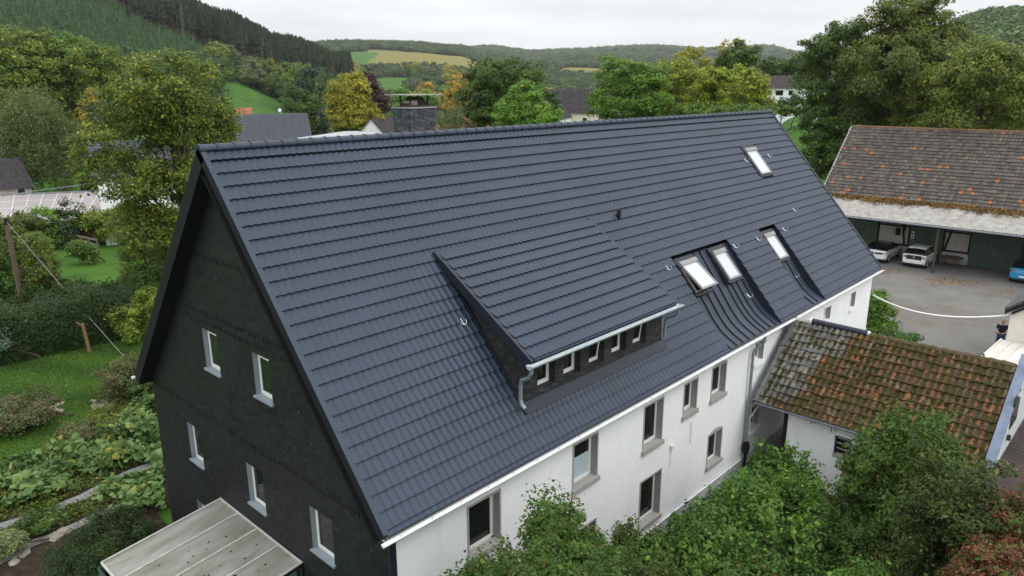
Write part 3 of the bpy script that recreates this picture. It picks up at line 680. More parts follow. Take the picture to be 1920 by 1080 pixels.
# white side wall ----------------------------------------------------
FY = -5.72; FX1 = L-0.15
fwin = [(2.5, 3.46, -1.88, -0.62), (6.2, 7.18, -1.80, -0.55), (9.45, 10.4, -1.95, -0.60), (9.42, 10.5, -4.5, -3.0), (11.65, 12.4, -1.62, -0.60),
        (13.4, 14.3, -1.66, -0.58), (13.45, 14.35, -4.12, -3.0), (16.45, 17.15, -1.30, -0.50), (16.6, 17.3, -3.95, -3.0), (22.84, 23.55, -1.30, -0.70),
        (25.92, 26.5, -1.42, -0.68), (6.35, 7.2, -4.4, -3.15)]
def FP(a, b, d): return (a, FY-d, b)
mb = MB(); wall_faces(mb, [(GX+0.13, GZ), (FX1, GZ), (FX1, 0.03), (GX+0.13, 0.03)], fwin, FP, 0, 0.24, 1)
mb.build('white_side_wall', [M_stucco, M_stone], house)
for i, (a0, a1, b0, b1) in enumerate(fwin):
    grey = i not in (7, 8, 9, 10)
    w = window(FP, a0+0.004, a1-0.004, b0+0.004, b1-0.004, 0.235, house, film=0.62 if i == 1 else 0, split=0)
    sm = M_stone if grey else M_stucco
    su = MB(); e = 0.055 if grey else 0.05; pr = 0.014
    abox(su, FP, a0-e, a0, b0, b1+e, -0.01, pr); abox(su, FP, a1, a1+e, b0, b1+e, -0.01, pr)
    if i in (5, 6, 7, 9):       # segmental arch
        for q in range(6):
            u0, u1 = q/6, (q+1)/6; r0, r1 = math.sin(math.pi*u0)*0.10, math.sin(math.pi*u1)*0.10
            xa, xb = a0+(a1-a0)*u0, a0+(a1-a0)*u1
            v = [FP(xa,b1,-0.01),FP(xb,b1,-0.01),FP(xb,b1+e+r1,-0.01),FP(xa,b1+e+r0,-0.01),FP(xa,b1,pr),FP(xb,b1,pr),FP(xb,b1+e+r1,pr),FP(xa,b1+e+r0,pr)]
            su.add(v, [(0,3,2,1),(4,5,6,7),(0,1,5,4),(2,3,7,6)])
    else: abox(su, FP, a0, a1, b1, b1+e, -0.01, pr)
    su.build('surround', sm, w)
    s_ = MB(); abox(s_, FP, a0-e-0.03, a1+e+0.03, b0-0.13, b0+0.008, -0.20, 0.085); s_.build('sill', sm, w)
mb = MB(); mb.box(GX+0.14, FX1, FY-0.045, FY-0.003, GZ, GZ+0.38); mb.build('plinth', M_plinth, house)
mb = MB(); mb.box(FX1, FX1+0.01, FY, -FY, GZ, 0.0); mb.add([(FX1, FY, 0), (FX1, -FY, 0), (FX1, 0, H-0.5)], [(0, 1, 2)])
mb.quad((GX+0.13, -FY, GZ), (GX+0.13, -FY, 0), (FX1, -FY, 0), (FX1, -FY, GZ)); mb.build('far_wall', M_stucco, house)
mb = MB(); mb.box(GX-0.02, GX+0.135, FY-0.025, FY+0.05, GZ, -0.12); mb.build('corner_trim', M_trim, house)
# eave: drip sheet, gutter, downpipe
def halfpipe(mb, x0, x1, yc, zc, r, n=8, m=0):
    vs = []
    for xx in (x0, x1):
        for q in range(n+1): a = math.pi+math.pi*q/n; vs.append((xx, yc+r*math.cos(a), zc+r*math.sin(a)))
    fs = [(q, q+1, n+2+q, n+1+q) for q in range(n)]; mb.add(vs, fs, m)
    vs2 = [(xx, yc+(r-0.006)*math.cos(math.pi+math.pi*q/n), zc+(r-0.006)*math.sin(math.pi+math.pi*q/n)) for xx in (x0, x1) for q in range(n+1)]
    mb.add(vs2, [(q+1, q, n+1+q, n+2+q) for q in range(n)], m)
    mb.tube([(x0, yc-r, zc), (x1, yc-r, zc)], 0.013, 6, m)
    for xx in (x0, x1): mb.add([(xx, yc+r*math.cos(math.pi+math.pi*q/n), zc+r*math.sin(math.pi+math.pi*q/n)) for q in range(n+1)], [tuple(range(n+1))], m)
mb = MB(); halfpipe(mb, -0.06, L+0.03, -6.085, -0.085, 0.058)
x = 0.4
while x < L: mb.box(x, x+0.02, -6.143, -6.03, -0.092, -0.086); x += 0.8
mb.build('gutter', M_whitep, house)
mb = MB(); mb.box(0.12, L-0.12, -5.99, -5.73, -0.20, -0.16); mb.box(0.12, L-0.12, -5.985, -5.965, -0.16, -0.03); mb.build('eave_board', M_whitep, house)
mb = MB(); halfpipe(mb, -0.06, L+0.03, 6.10, -0.075, 0.075); mb.build('gutter', M_whitep, house)
dx = 16.05
mb = MB(); mb.tube([(dx+0.25, -6.10, -0.12), (dx+0.25, -6.10, -0.30), (dx+0.2, -6.02, -0.42), (dx+0.02, -5.86, -0.62), (dx, -5.84, -0.75), (dx, -5.84, -4.2)], 0.052, 10)
for zz in (-1.2, -2.6, -3.8): mb.tube([(dx, -5.84, zz), (dx, -5.84, zz+0.04)], 0.062, 10)
dp = mb.build('downpipe', M_greyplastic, house)
mb = MB(); mb.tube([(dx, -5.88, -4.30), (dx, -5.88, -4.42), (dx, -5.88, -4.62)], [0.13, 0.13, 0.07], 10); mb.tube([(dx, -5.88, -4.12), (dx, -5.88, -4.30)], [0.10, 0.13], 10); mb.tube([(dx, -5.88, -4.6), (dx, -5.88, GZ)], 0.055, 10)
mb.build('rain_diverter', M_dark, dp)
mb = MB(); mb.tube([(dx, -5.86, -3.3), (dx+1.4, -5.95, -2.6)], 0.035, 8); mb.build('branch_pipe', M_whitep, dp)
mb = MB(); mb.tube([(9.3, FY-0.07, -4.80), (15.9, FY-0.07, -4.80)], 0.03, 6)
mb.tube([(12.15, FY-0.05, -2.0), (12.15, FY-0.05, -2.75)], 0.02, 6); mb.tube([(11.0, FY-0.05, -2.35), (11.0, FY-0.05, -2.5)], 0.05, 8); mb.tube([(11.0, FY-0.04, -2.5), (11.0, FY-0.04, -3.1)], 0.012, 6)
mb.build('wall_pipe', M_whitep, house)
mb = MB(); mb.box(L+0.0, L+0.16, -5.62, -5.46, -1.1, -0.72); mb.box(L-0.1, L+0.03, -5.58, -5.5, -0.75, -0.68); mb.build('wall_lamp', M_dark, house)

mb = MB(); o_ = RP(0.10, S-0.015, 0.0); mb.obox(o_, (L-0.2, 0, 0), Dn*0.075, Nn*0.012); mb.build('drip_edge', M_trim, house)
# dormer --------------------------------------------------------------
EY, EZ = -5.66, 2.10
TY = -W*DS/S; TZ = H-H*DS/S
ddir = np.array([0, EY-TY, EZ-TZ]); DL = np.linalg.norm(ddir); ddir /= DL; dn = np.array([0, ddir[2], -ddir[1]])
if dn[2] < 0: dn = -dn
def DP(x, s, n=0.0): return np.array([x, TY, TZ])+s*ddir+n*dn
def dz_at(y): return TZ+(y-TY)*(EZ-TZ)/(EY-TY)
RX0, RX1 = 4.56, 10.98
dwin = [(5.31, 5.98), (6.31, 7.0), (7.36, 8.03), (8.37, 9.05), (9.39, 10.07)]
dzb, dzt = 1.12, 2.0
def WP(a, b, d): return (a, DYW-d, b)
mb = MB()
wall_faces(mb, [(DX0, DZB-0.35), (DX1-0.02, DZB-0.35), (DX1-0.02, 2.16), (DX0, 2.16)], [(a, b, dzb, dzt) for a, b in dwin], WP, 0, 0.26, 0)
for xx in (DX0, DX1-0.02):                                   # cheeks
    ys = np.linspace(DYW, TY+0.15, 12)
    for i in range(11):
        y0, y1 = ys[i], ys[i+1]
        mb.quad((xx, y0, H+y0*H/W-0.2), (xx, y1, H+y1*H/W-0.2), (xx, y1, dz_at(y1)-0.06), (xx, y0, dz_at(y0)-0.06))
dormer = mb.build('dormer', M_slateD, house)
v, f, uv = tile_sheet(DP(RX0+0.10, 0.0, 0.075), (1, 0, 0), ddir, dn, RX1-RX0-0.2, DL+0.02, s_first=0.30)
place_mesh('dormer_roof', v, f, M_roof, dormer, uv=uv)
for xx, w_ in ((RX0, 0.10), (RX1-0.11, 0.11)):
    mb = MB()
    o_ = DP(xx, -0.05, -0.12); mb.obox(o_, (0.03 if xx == RX0 else 0.03, 0, 0), DP(xx, DL, -0.12)-o_, dn*0.24)
    o_ = DP(xx+0.03, -0.05, 0.09); mb.obox(o_, (w_-0.02, 0, 0), DP(xx, DL-0.01, 0.09)-DP(xx, -0.05, 0.09), dn*0.028)
    mb.build('dormer_verge', M_trim, dormer)
mb = MB(); mb.quad(DP(RX0+0.03, 0.1, -0.11), DP(RX1-0.08, 0.1, -0.11), DP(RX1-0.08, DL, -0.11), DP(RX0+0.03, DL, -0.11)); mb.quad(DP(RX0+0.03, DL, -0.11), DP(RX1-0.08, DL, -0.11), DP(RX1-0.08, DL, 0.07), DP(RX0+0.03, DL, 0.07)); mb.build('dormer_soffit', M_dark, dormer)
for i, (a, b) in enumerate(dwin):
    window(WP, a+0.003, b-0.003, dzb+0.003, dzt, 0.255, dormer, lean=0.13 if i in (2, 4) else 0)
mb = MB(); halfpipe(mb, RX0-0.12, RX1+0.10, EY-0.085, EZ+0.03, 0.095); mb.build('dormer_gutter', M_zinc, dormer)
M_pipe = mat('aged_zinc', (0.22, 0.28, 0.31), 0.4, 0.5, metal=0.3)
mb = MB(); mb.tube([(RX0+0.0, EY-0.06, EZ-0.03), (RX0+0.0, EY-0.06, EZ-0.18), (RX0+0.02, EY+0.05, EZ-0.34), (RX0+0.04, -5.38, EZ-0.46), (RX0+0.05, -5.34, EZ-0.6), (RX0+0.05, -5.34, EZ-1.02)], 0.048, 10)
mb.tube([(RX0+0.05, -5.34, EZ-0.98), (RX0+0.05, -5.38, EZ-1.08), (RX0+0.05, -5.48, EZ-1.16)], 0.052, 10); mb.build('dormer_downpipe', M_pipe, dormer)
mb = MB(); mb.tube([(RX1+0.02, EY-0.06, EZ-0.03), (RX1+0.02, EY-0.06, EZ-0.2), (RX1+0.0, EY+0.06, EZ-0.34), (RX1-0.03, -5.36, EZ-0.44), (RX1-0.03, -5.33, EZ-0.6), (RX1-0.03, -5.33, EZ-1.05)], 0.040, 10); mb.build('dormer_downpipe', M_pipe, dormer)
mb = MB()                                                    # apron below the front wall and side flashing
s_b = (H-DZB)/H*S
def rs(y): return -y/W*S
o_ = RP(DX0-0.06, rs(DYW)-0.12, 0.07); mb.obox(o_, (DX1-DX0+0.12, 0, 0), Dn*0.34, Nn*0.012)
mb.quad((DX0-0.02, DYW-0.02, DZB-0.1), (DX1, DYW-0.02, DZB-0.1), (DX1, DYW-0.02, DZB+0.14), (DX0-0.02, DYW-0.02, DZB+0.14))
for xx in (DX0-0.10, DX1-0.01):
    o_ = RP(xx, DS+0.2, 0.02); mb.obox(o_, (0.09, 0, 0), RP(xx, rs(DYW)+0.2, 0.02)-o_, Nn*0.055)
mb.build('apron_flashing', M_trim, dormer)

# the big slate clad chimney on the rear slope
mb = MB(); cx0, cx1, cy0, cy1 = 7.0, 7.98, 1.3, 2.0
mb.box(cx0, cx1, cy0, cy1, 4.0, 7.62)
ch = mb.build('chimney', M_slateC, house)
rg = np.random.default_rng(8); mb = MB()
for zz in np.arange(5.7, 7.55, 0.2):
    y_ = cy0; x_ = cx0
    while x_ < cx1-0.05:
        w_ = rg.uniform(0.1, 0.2); mb.box(x_, min(x_+w_-0.008, cx1), cy0-0.022-rg.uniform(0, 0.01), cy0-0.004, zz-0.02, zz+0.19); x_ += w_
    while y_ < cy1-0.05:
        w_ = rg.uniform(0.1, 0.2); mb.box(cx0-0.022-rg.uniform(0, 0.01), cx0-0.004, y_, min(y_+w_-0.008, cy1), zz-0.02, zz+0.19); y_ += w_
mb.build('chimney_slates', M_slateC, ch)
mb = MB(); mb.box(cx0-0.06, cx1+0.06, cy0-0.06, cy0+0.06, 7.62, 7.66); mb.box(cx0-0.06, cx1+0.06, cy1-0.06, cy1+0.06, 7.62, 7.66); mb.box(cx0-0.06, cx0+0.06, cy0+0.06, cy1-0.06, 7.62, 7.66); mb.box(cx1-0.06, cx1+0.06, cy0+0.06, cy1-0.06, 7.62, 7.66)
mb.build('chimney_rim', M_stone, ch)
mb = MB()
for i in range(4): mb.box(cx0+0.12+i*0.2, cx0+0.12+i*0.2+rg.uniform(0.08, 0.17), cy0+0.10+rg.uniform(0, 0.2), cy0+0.35+rg.uniform(0, 0.25), 7.62, 7.70+rg.uniform(0, 0.12))
mb.box(cx0+0.20, cx0+0.45, cy0+0.15, cy0+0.5, 7.62, 7.84, 1)
for xx, yy in ((cx0+0.15, cy0+0.12), (cx1-0.15, cy0+0.12), (cx0+0.15, cy1-0.12), (cx1-0.15, cy1-0.12)): mb.box(xx-0.02, xx+0.02, yy-0.02, yy+0.02, 7.62, 8.0)
mb.add([(cx0+0.1, cy0+0.1, 7.64), (cx1-0.1, cy0+0.1, 7.64), (cx1-0.1, cy1-0.1, 7.64), (cx0+0.1, cy1-0.1, 7.64), (cx0+0.35, cy0+0.3, 7.95), (cx1-0.2, cy0+0.3, 7.95), (cx1-0.2, cy1-0.2, 7.95), (cx0+0.35, cy1-0.2, 7.95)], [(0,1,5,4),(1,2,6,5),(2,3,7,6),(3,0,4,7),(4,5,6,7)]); mb.build('chimney_brickwork', [M_rust, M_panel], ch)
mb = MB(); mb.box(cx0-0.20, cx1+0.20, cy0-0.2, cy1+0.2, 8.0, 8.022)
mb.build('chimney_cap', M_stone, ch)

# glazed porch at the gable -------------------------------------------
porch = thing('porch', 'glazed porch with mossy translucent flat roof at the foot of the slate gable', 'porch', (-1.2, 0, GZ))
M_poly = mat('aged_polycarbonate', (0.30, 0.30, 0.285), 0.4, 0.4, var=(0.9, 0.0), col2=(0.12, 0.12, 0.075), bump=(2, 0.1, 0.02), stretch=(0.6, 2, 1))
def PO(u, v_, n=0.0):  # u 0..1 along wall (Y from 1.83 to -2.4), v metres outward
    return np.array([0.335-v_, 1.83-u, -2.56-v_*0.125+n])
mb = MB(); OUT = 3.1; YL = 4.3
for i in range(4): mb.obox(PO(i*1.02+0.03, 0.03, 0.0), PO(i*1.02+0.03, OUT, 0)-PO(i*1.02+0.03, 0.03, 0), (0, -0.99, 0), (0, 0, 0.016))
mb.build('roof_panel', M_poly, porch)
mb = MB()
for i in range(5):
    a_ = PO(i*1.02, 0.0, 0.012); mb.obox(a_+np.array([0, 0.0, 0]), PO(i*1.02, OUT, 0.012)-a_, (0, -0.05, 0), (0, 0, 0.03))
for vv_ in (0.0, OUT-0.04): a_ = PO(0.05, vv_, 0.008); mb.obox(a_, (-0.05, 0, -0.006), (0, -4.05, 0), (0, 0, 0.03))
mb.build('glazing_bar', mat('dirty_bar', (0.42, 0.41, 0.38), 0.6, 0.3, var=(5, 0.2)), porch)
for u in (0.02, 1.4, 2.75, 4.05):
    mb = MB(); p = PO(u, OUT-0.1, -0.02); mb.box(p[0]-0.04, p[0]+0.04, p[1]-0.04, p[1]+0.04, GZ, p[2]); mb.build('post', M_timber, porch)
for u in (0.02, 4.05):
    mb = MB()
    for vv_ in (0.1, 1.5):
        p = PO(u, vv_, -0.02); mb.box(p[0]-0.04, p[0]+0.04, p[1]-0.04, p[1]+0.04, GZ, p[2])
    a_ = PO(u, 0.02, -0.10); mb.obox(a_, PO(u, OUT-0.06, -0.10)-a_, (0, 0.03, 0), (0, 0, 0.09)); mb.box(0.25-OUT, 0.33, PO(u, 0)[1]-0.03, PO(u, 0)[1]+0.03, GZ+0.8, GZ+0.88)
    mb.build('side_frame', M_timber, porch)
mb = MB()
for u in (0.02, 4.05): y_ = PO(u, 0)[1]; mb.quad((0.25-OUT, y_, GZ+0.05), (0.33, y_, GZ+0.05), (0.33, y_, -2.7), (0.25-OUT, y_, -3.0))
y0_, y1_ = PO(0.02, 0)[1], PO(4.05, 0)[1]; mb.quad((0.28-OUT, y0_, GZ+0.05), (0.28-OUT, y1_, GZ+0.05), (0.28-OUT, y1_, -3.02), (0.28-OUT, y0_, -3.02))
mb.build('glazing', mat('porch_glass', (0.09, 0.16, 0.15), 0.15, 0.6), porch)
mb = MB(); rg = np.random.default_rng(4)
for i in range(26):
    u, vv_ = rg.uniform(1.2, 4), rg.uniform(0.2, 2.4); c_ = PO(u, vv_, 0.02); k_ = rg.uniform(0.012, 0.035); mb.ico(c_, k_, k_, 0.008)
c_ = PO(3.2, 1.25, 0.02); mb.ico(c_, 0.07, 0.05, 0.02)
tag(mb.build('debris', M_soil, porch), kind='stuff')
# ------------------------------------------------------------------ mossy shed beside the house
shed = thing('shed', 'low white shed with mossy orange and grey tile roof beside the farmhouse', 'shed', (19, -9.5, GZ))
SXR, SZR, SXE, SZE, SY0, SY1 = 19.02, -0.16, 16.06, -2.46, -5.98, -13.0
sd_ = np.array([SXE-SXR, 0, SZE-SZR]); SLn = np.linalg.norm(sd_); sd_ /= SLn; sn_ = np.array([sd_[2], 0, -sd_[0]]); sn_ = sn_ if sn_[2] > 0 else -sn_
M_oldtile = tilemat('mossy_clay_tiles', [(0.0, (0.12, 0.055, 0.035)), (0.12, (0.09, 0.050, 0.042)), (0.3, (0.21, 0.080, 0.040)), (0.45, (0.12, 0.085, 0.06)), (0.55, (0.14, 0.055, 0.034)), (0.75, (0.11, 0.058, 0.045)), (0.94, (0.22, 0.10, 0.05))],
    moss=(0.040, 0.034, 0.008), mossamt=0.66, mscale=3.6, zone=([(0.0, (0.085, 0.082, 0.08)), (0.25, (0.11, 0.11, 0.105)), (0.55, (0.14, 0.135, 0.12)), (0.7, (0.10, 0.10, 0.10)), (0.86, (0.16, 0.15, 0.125))], 12.5, 2.6, 0.55), stain=0.5)
v, f, uv = tile_sheet((SXR, SY0, SZR), (0, -1, 0), sd_, sn_, SY0-SY1, SLn+0.05, wave=0.205, row=0.32, s_first=0.31, amp=0.045, step=0.05, segs=6, pw=1.0, jit=0.02, under=0.02)
roof_s = place_mesh('roof', v, f[:, ::-1], M_oldtile, shed, uv=uv)
sdr = np.array([-sd_[0], 0, sd_[2]]); snr = np.array([-sn_[0], 0, sn_[2]])
v, f, uv = tile_sheet((SXR, SY0, SZR), (0, -1, 0), sdr, snr, SY0-SY1, SLn+0.05, wave=0.225, row=0.335, amp=0.05, step=0.05, segs=4, pw=1.0)
place_mesh('roof', v, f, M_oldtile, shed, uv=uv)
# moss tufts in the tile troughs
rg = np.random.default_rng(12); mb = MB()
M_moss = mat('moss', (0.022, 0.026, 0.006), 1.0, 0.05, var=(9, 0.5), col2=(0.060, 0.055, 0.012), bump=(40, 0.8, 0.02))
for i in range(1700):
    u = rg.uniform(0.1, 6.9); s_ = rg.uniform(0.0, SLn)
    gn = math.sin(u*1.7+s_*2.1)+math.sin(u*0.9-s_*1.3+1)+rg.normal(0, 0.8)
    if gn < 0.1 or (u < 2.4-0.3*s_ and rg.random() < 0.75): continue
    uu = (math.floor(u/0.205)+0.5+rg.normal(0, 0.12))*0.205; ss = max(0.02, (math.floor(s_/0.32)*0.32+rg.uniform(0.0, 0.14)))
    p = np.array([SXR, SY0-uu, SZR])+sd_*ss+sn_*0.018; k_ = rg.uniform(0.02, 0.06)
    mb.ico(p, k_*rg.uniform(0.8, 1.8), k_, k_*0.6, rng=rg, jit=0.3)
tag(mb.build('moss', M_moss, shed, smooth=True), kind='stuff')
mb = MB(); y = SY0-2.64
mb.tube([(SXR, SY0, SZR-0.02), (SXR, -6.62, SZR-0.03)], [0.12, 0.11], 8); mb.build('ridge_tiles', M_stone, shed); mb = MB()
while y > SY1+0.1:
    if not (-8.55 < y < -6.65):
        mb.tube([(SXR, y, SZR-0.02), (SXR, y-0.36, SZR-0.035)], [0.12, 0.10], 8)
    y -= 0.33
mb.build('ridge_tiles', mat('old_ridge_tile', (0.14, 0.09, 0.06), 0.9, 0.15, var=(5, 0.5), col2=(0.05, 0.055, 0.02), bump=(12, 0.6, 0.02)), shed)
mb = MB(); mb.tube([(SXR, -6.65, SZR+0.05), (SXR, -8.6, SZR+0.02)], 0.115, 12); mb.build('metal_ridge_cap', M_trim, shed)
mb = MB(); mb.ico((SXR, -6.63, SZR+0.06), 0.17, 0.06, 0.15); mb.ico((SXR, -8.63, SZR+0.03), 0.13, 0.08, 0.12); mb.build('ridge_mortar', M_whitep, shed)
mb = MB()
o_ = np.array([SXR, SY0+0.02, SZR])-sn_*0.16; mb.obox(o_, (0, -0.06, 0), sd_*(SLn+0.05), sn_*0.20)
o_ = np.array([SXR, SY0-0.04, SZR])+sn_*0.03; mb.obox(o_, (0, -0.14, 0), sd_*(SLn+0.03), sn_*0.04); mb.build('verge_flashing', mat('lead_flashing', (0.13, 0.135, 0.145), 0.6, 0.4, var=(3, 0.25)), shed)
mb = MB(); mb.quad(*[np.array([SXR, SY0-0.04, SZR])-sn_*0.05, np.array([SXR, SY1, SZR])-sn_*0.05, np.array([SXR, SY1, SZR])-sn_*0.05+sd_*SLn, np.array([SXR, SY0-0.04, SZR])-sn_*0.05+sd_*SLn])
mb.quad(*[np.array([SXR, SY0-0.04, SZR])-snr*0.05, np.array([SXR, SY0-0.04, SZR])-snr*0.05+sdr*SLn, np.array([SXR, SY1, SZR])-snr*0.05+sdr*SLn, np.array([SXR, SY1, SZR])-snr*0.05]); mb.build('roof_deck', M_dark, shed)
mb = MB(); wx = SXE+0.36
def SP(a, b, d): return (wx-d, -a, b)
wall_faces(mb, [(7.05, GZ), (13.0, GZ), (13.0, -2.35), (7.05, -2.35)], [(8.74, 9.3, -3.78, -3.0)], SP, 0, 0.2, 0)
mb.quad((wx, -7.05, GZ), (21.6, -7.05, GZ), (21.6, -7.05, -2.3), (wx, -7.05, -2.3))
mb.quad((21.6, -7.05, GZ), (21.6, -13.0, GZ), (21.6, -13.0, -2.3), (21.6, -7.05, -2.3))
mb.build('wall', M_stucco, shed)
mb = MB(); abox(mb, SP, 8.74, 9.3, -3.78, -3.70, -0.16, 0.03, 1); mb.build('sill', M_stone, shed)
mb = MB(); abox(mb, SP, 8.745, 9.295, -3.775, -3.005, -0.18, -0.16, 1)
for k in range(4): zz = -3.70+k*0.19; abox(mb, SP, 8.76, 9.28, zz, zz+0.03, -0.158, -0.12, 0)
for a in (8.745, 9.245): abox(mb, SP, a, a+0.05, -3.775, -3.005, -0.158, -0.11, 1)
mb.build('window', [M_panel, M_dark], shed)
mb = MB(); halfpipe_v = []
for q in range(9):
    a = math.pi+math.pi*q/8; halfpipe_v.append((math.cos(a)*0.06, math.sin(a)*0.06))
vs = [(SXE-0.07+c_, yy, SZE-0.03+z_) for yy in (SY0-0.1, SY1) for c_, z_ in halfpipe_v]
mb.add(vs, [(q, q+1, 10+q, 9+q) for q in range(8)]); mb.tube([(SXE-0.13, SY0-0.1, SZE-0.03), (SXE-0.13, SY1, SZE-0.03)], 0.012, 6); mb.build('gutter', M_greyplastic, shed)
mb = MB(); mb.box(wx-0.02, 16.7, -7.14, -7.0, GZ, -2.4); mb.build('door_jamb', M_timber, shed)
mb = MB()                          # stained patches and brackets under the eaves
for yy in (-7.9, -8.05, -8.6, -8.72): mb.box(wx-0.03, wx-0.005, yy, yy-0.03, -2.95+0.1*((yy*10) % 2), -2.48)
mb.build('rafter_foot', M_stone, shed)
# end parapet of the shed: blue-white coping over a whitewashed wall
mb = MB(); yp = SY1-0.02
a_ = np.array([SXR+0.3, yp, SZR+0.33]); b_ = np.array([14.4, yp, SZE-1.0])
dd = b_-a_
mb.obox(a_+np.array([0, 0, -0.06]), dd, (0, -0.26, 0), (0, 0, 0.06)); mb.build('coping', mat('blue_white_coping', (0.16, 0.20, 0.27), 0.75, 0.3, var=(2.2, 0.25), bump=(9, 0.3, 0.01)), shed)
mb = MB(); y2 = yp-0.23
for yy in (yp-0.02, y2): mb.add([(14.4, yy, GZ), (22, yy, GZ), (22, yy, SZR-2.0), (a_[0], yy, a_[2]-0.05), (b_[0], yy, b_[2]-0.05)], [(0, 1, 2, 3, 4)])
mb.quad((14.4, yp-0.02, GZ), (14.4, y2, GZ), (14.4, y2, b_[2]-0.05), (14.4, yp-0.02, b_[2]-0.05)); mb.build('end_wall', mat('whitewash', (0.52, 0.54, 0.55), 0.9, 0.1, var=(1.6, 0.2), bump=(8, 0.5, 0.02)), shed)
mb = MB(); mb.box(17.7, 18.7, y2-0.03, y2-0.004, -1.75, -0.75); mb.box(17.55, 17.68, y2-0.10, y2-0.004, -2.05, -1.9); mb.build('window', M_glass, shed)

# slatted lean-to beyond the parapet
lt = thing('lean_to', 'dark corrugated lean-to roof behind the blue-white coping at the right edge', 'shed', (19, -15.2, GZ))
mb = MB()
for k in range(24):
    xx = 15.2+k*0.24; mb.tube([(xx, y2-0.02, -2.5), (xx, -17.5, -2.9)], 0.09, 6)
mb.build('roof', mat('brown_corrugated', (0.055, 0.042, 0.038), 0.7, 0.3, var=(2, 0.3)), lt)
mb = MB(); mb.box(15.1, 20.9, -17.4, -17.3, GZ, -3.0); mb.box(15.1, 15.2, -17.3, y2-0.01, GZ, -3.0); mb.build('wall', M_wood, lt)

# ------------------------------------------------------------------ the barn with its open canopy
barn = thing('barn', 'long barn with mottled grey tile roof and white corrugated canopy across the yard', 'barn', (56.5, -5, GZ))
BY0, BY1, BXW, BXR, BZE, BZR = 7.2, -22.0, 56.5, 61.6, -0.30, 4.62
bd = np.array([BXW-0.35-BXR, 0, BZE-0.3-BZR]); BLn = np.linalg.norm(bd); bd /= BLn; bn = np.array([bd[2], 0, -bd[0]]); bn = bn if bn[2] > 0 else -bn
M_barntile = tilemat('weathered_barn_tiles', [(0.0, (0.080, 0.070, 0.066)), (0.2, (0.100, 0.088, 0.080)), (0.45, (0.066, 0.059, 0.057)), (0.6, (0.115, 0.098, 0.088)), (0.8, (0.090, 0.076, 0.064)), (0.95, (0.15, 0.135, 0.11)), (0.974, (0.32, 0.11, 0.05))], moss=(0.10, 0.09, 0.045), mossamt=0.05, stain=0.35)
v, f, uv = tile_sheet((BXR, BY0, BZR), (0, -1, 0), bd, bn, BY0-BY1, BLn, wave=0.26, row=0.345, s_first=0.33, amp=0.045, step=0.07, segs=5, pw=1.0, jit=0.01, under=0.06, seed=4)
place_mesh('roof', v, f[:, ::-1], M_barntile, barn, uv=uv)
mb = MB(); q = [np.array([BXR, yy, BZR])+k*bd-bn*0.08 for k in (0, BLn) for yy in (BY0, BY1)]; mb.quad(q[0], q[1], q[3], q[2])
bdr = bd*np.array([-1, 1, 1]); q = [np.array([BXR, yy, BZR])+k*bdr for k in (0, BLn) for yy in (BY0, BY1)]; mb.quad(q[0], q[1], q[3], q[2]); mb.build('roof_deck', M_stone, barn)
mb = MB(); y = BY0
while y > BY1: mb.tube([(BXR, y, BZR+0.02), (BXR, y-0.38, BZR+0.0)], [0.13, 0.11], 8); y -= 0.36
mb.build('ridge_tiles', mat('barn_ridge_tile', (0.13, 0.10, 0.075), 0.9, 0.15, var=(0.8, 0.3), col2=(0.24, 0.13, 0.07)), barn)
mb = MB(); o_ = np.array([BXR, BY0+0.05, BZR])-bn*0.12; mb.obox(o_, (0, -0.12, 0), bd*BLn, bn*0.2); mb.build('verge_board', M_stone, barn)
mb = MB(); mb.add([(BXW, BY0-0.1, GZ), (BXR*2-BXW, BY0-0.1, GZ), (BXR*2-BXW, BY0-0.1, BZE-0.2), (BXR, BY0-0.1, BZR-0.15), (BXW, BY0-0.1, BZE-0.2)], [(0, 1, 2, 3, 4)])
mb.quad((BXR*2-BXW, BY0, GZ), (BXR*2-BXW, BY1, GZ), (BXR*2-BXW, BY1, BZE), (BXR*2-BXW, BY0, BZE)); mb.build('gable_wall', M_panel, barn)
# leaves lying along the foot of the tile roof
rg = np.random.default_rng(31); n_ = 20000
yy = rg.uniform(BY1, BY0, n_); s_ = np.abs(rg.normal(0, 0.62, n_))*(0.72+0.16*np.sin(yy*0.8)+0.12*np.sin(yy*2.7+1)+0.1*np.sin(yy*6.1))+0.02
cen = np.array([BXW-0.6, 0, -0.60])[None]+np.stack([-s_*0.97, yy, -s_*0.22+rg.uniform(0.03, 0.12, n_)], -1)
# (helper for leaf quads is below; the litter is placed after it)
BARN_LITTER = cen
# canopy: corrugated sheets
def corrugated(name, O, U, D, Nn_, ul, sl_, wave, amp, m, parent, segs=6):
    us = np.linspace(0, ul, int(ul/wave*segs)+1); ss = np.array([0, sl_*0.33, sl_*0.66, sl_]); n_ = amp*np.sin(2*math.pi*us/wave)
    P = np.array(O)[None, None]+us[None, :, None]*np.array(U)+ss[:, None, None]*np.array(D)+n_[None, :, None]*np.array(Nn_)
    nu = len(us); idx = np.arange(4*nu).reshape(4, nu); f = np.stack([idx[:-1, :-1], idx[1:, :-1], idx[1:, 1:], idx[:-1, 1:]], -1).reshape(-1, 4)
    return place_mesh(name, P.reshape(-1, 3), f, m, parent, smooth=True)
M_corr = mat('lichened_fibre_cement', (0.23, 0.22, 0.20), 0.9, 0.15, var=(2.2, 0.0), col2=(0.40, 0.39, 0.365), bump=(14, 0.6, 0.02))
cdv = np.array([51.9-56.6, 0, -1.62+0.42]); cl = np.linalg.norm(cdv); cdv /= cl
corrugated('canopy_roof', (56.6, BY0, -0.42), (0, -1, 0), cdv, (0, 0, 1), BY0-BY1, cl, 0.177, 0.028, M_corr, barn)
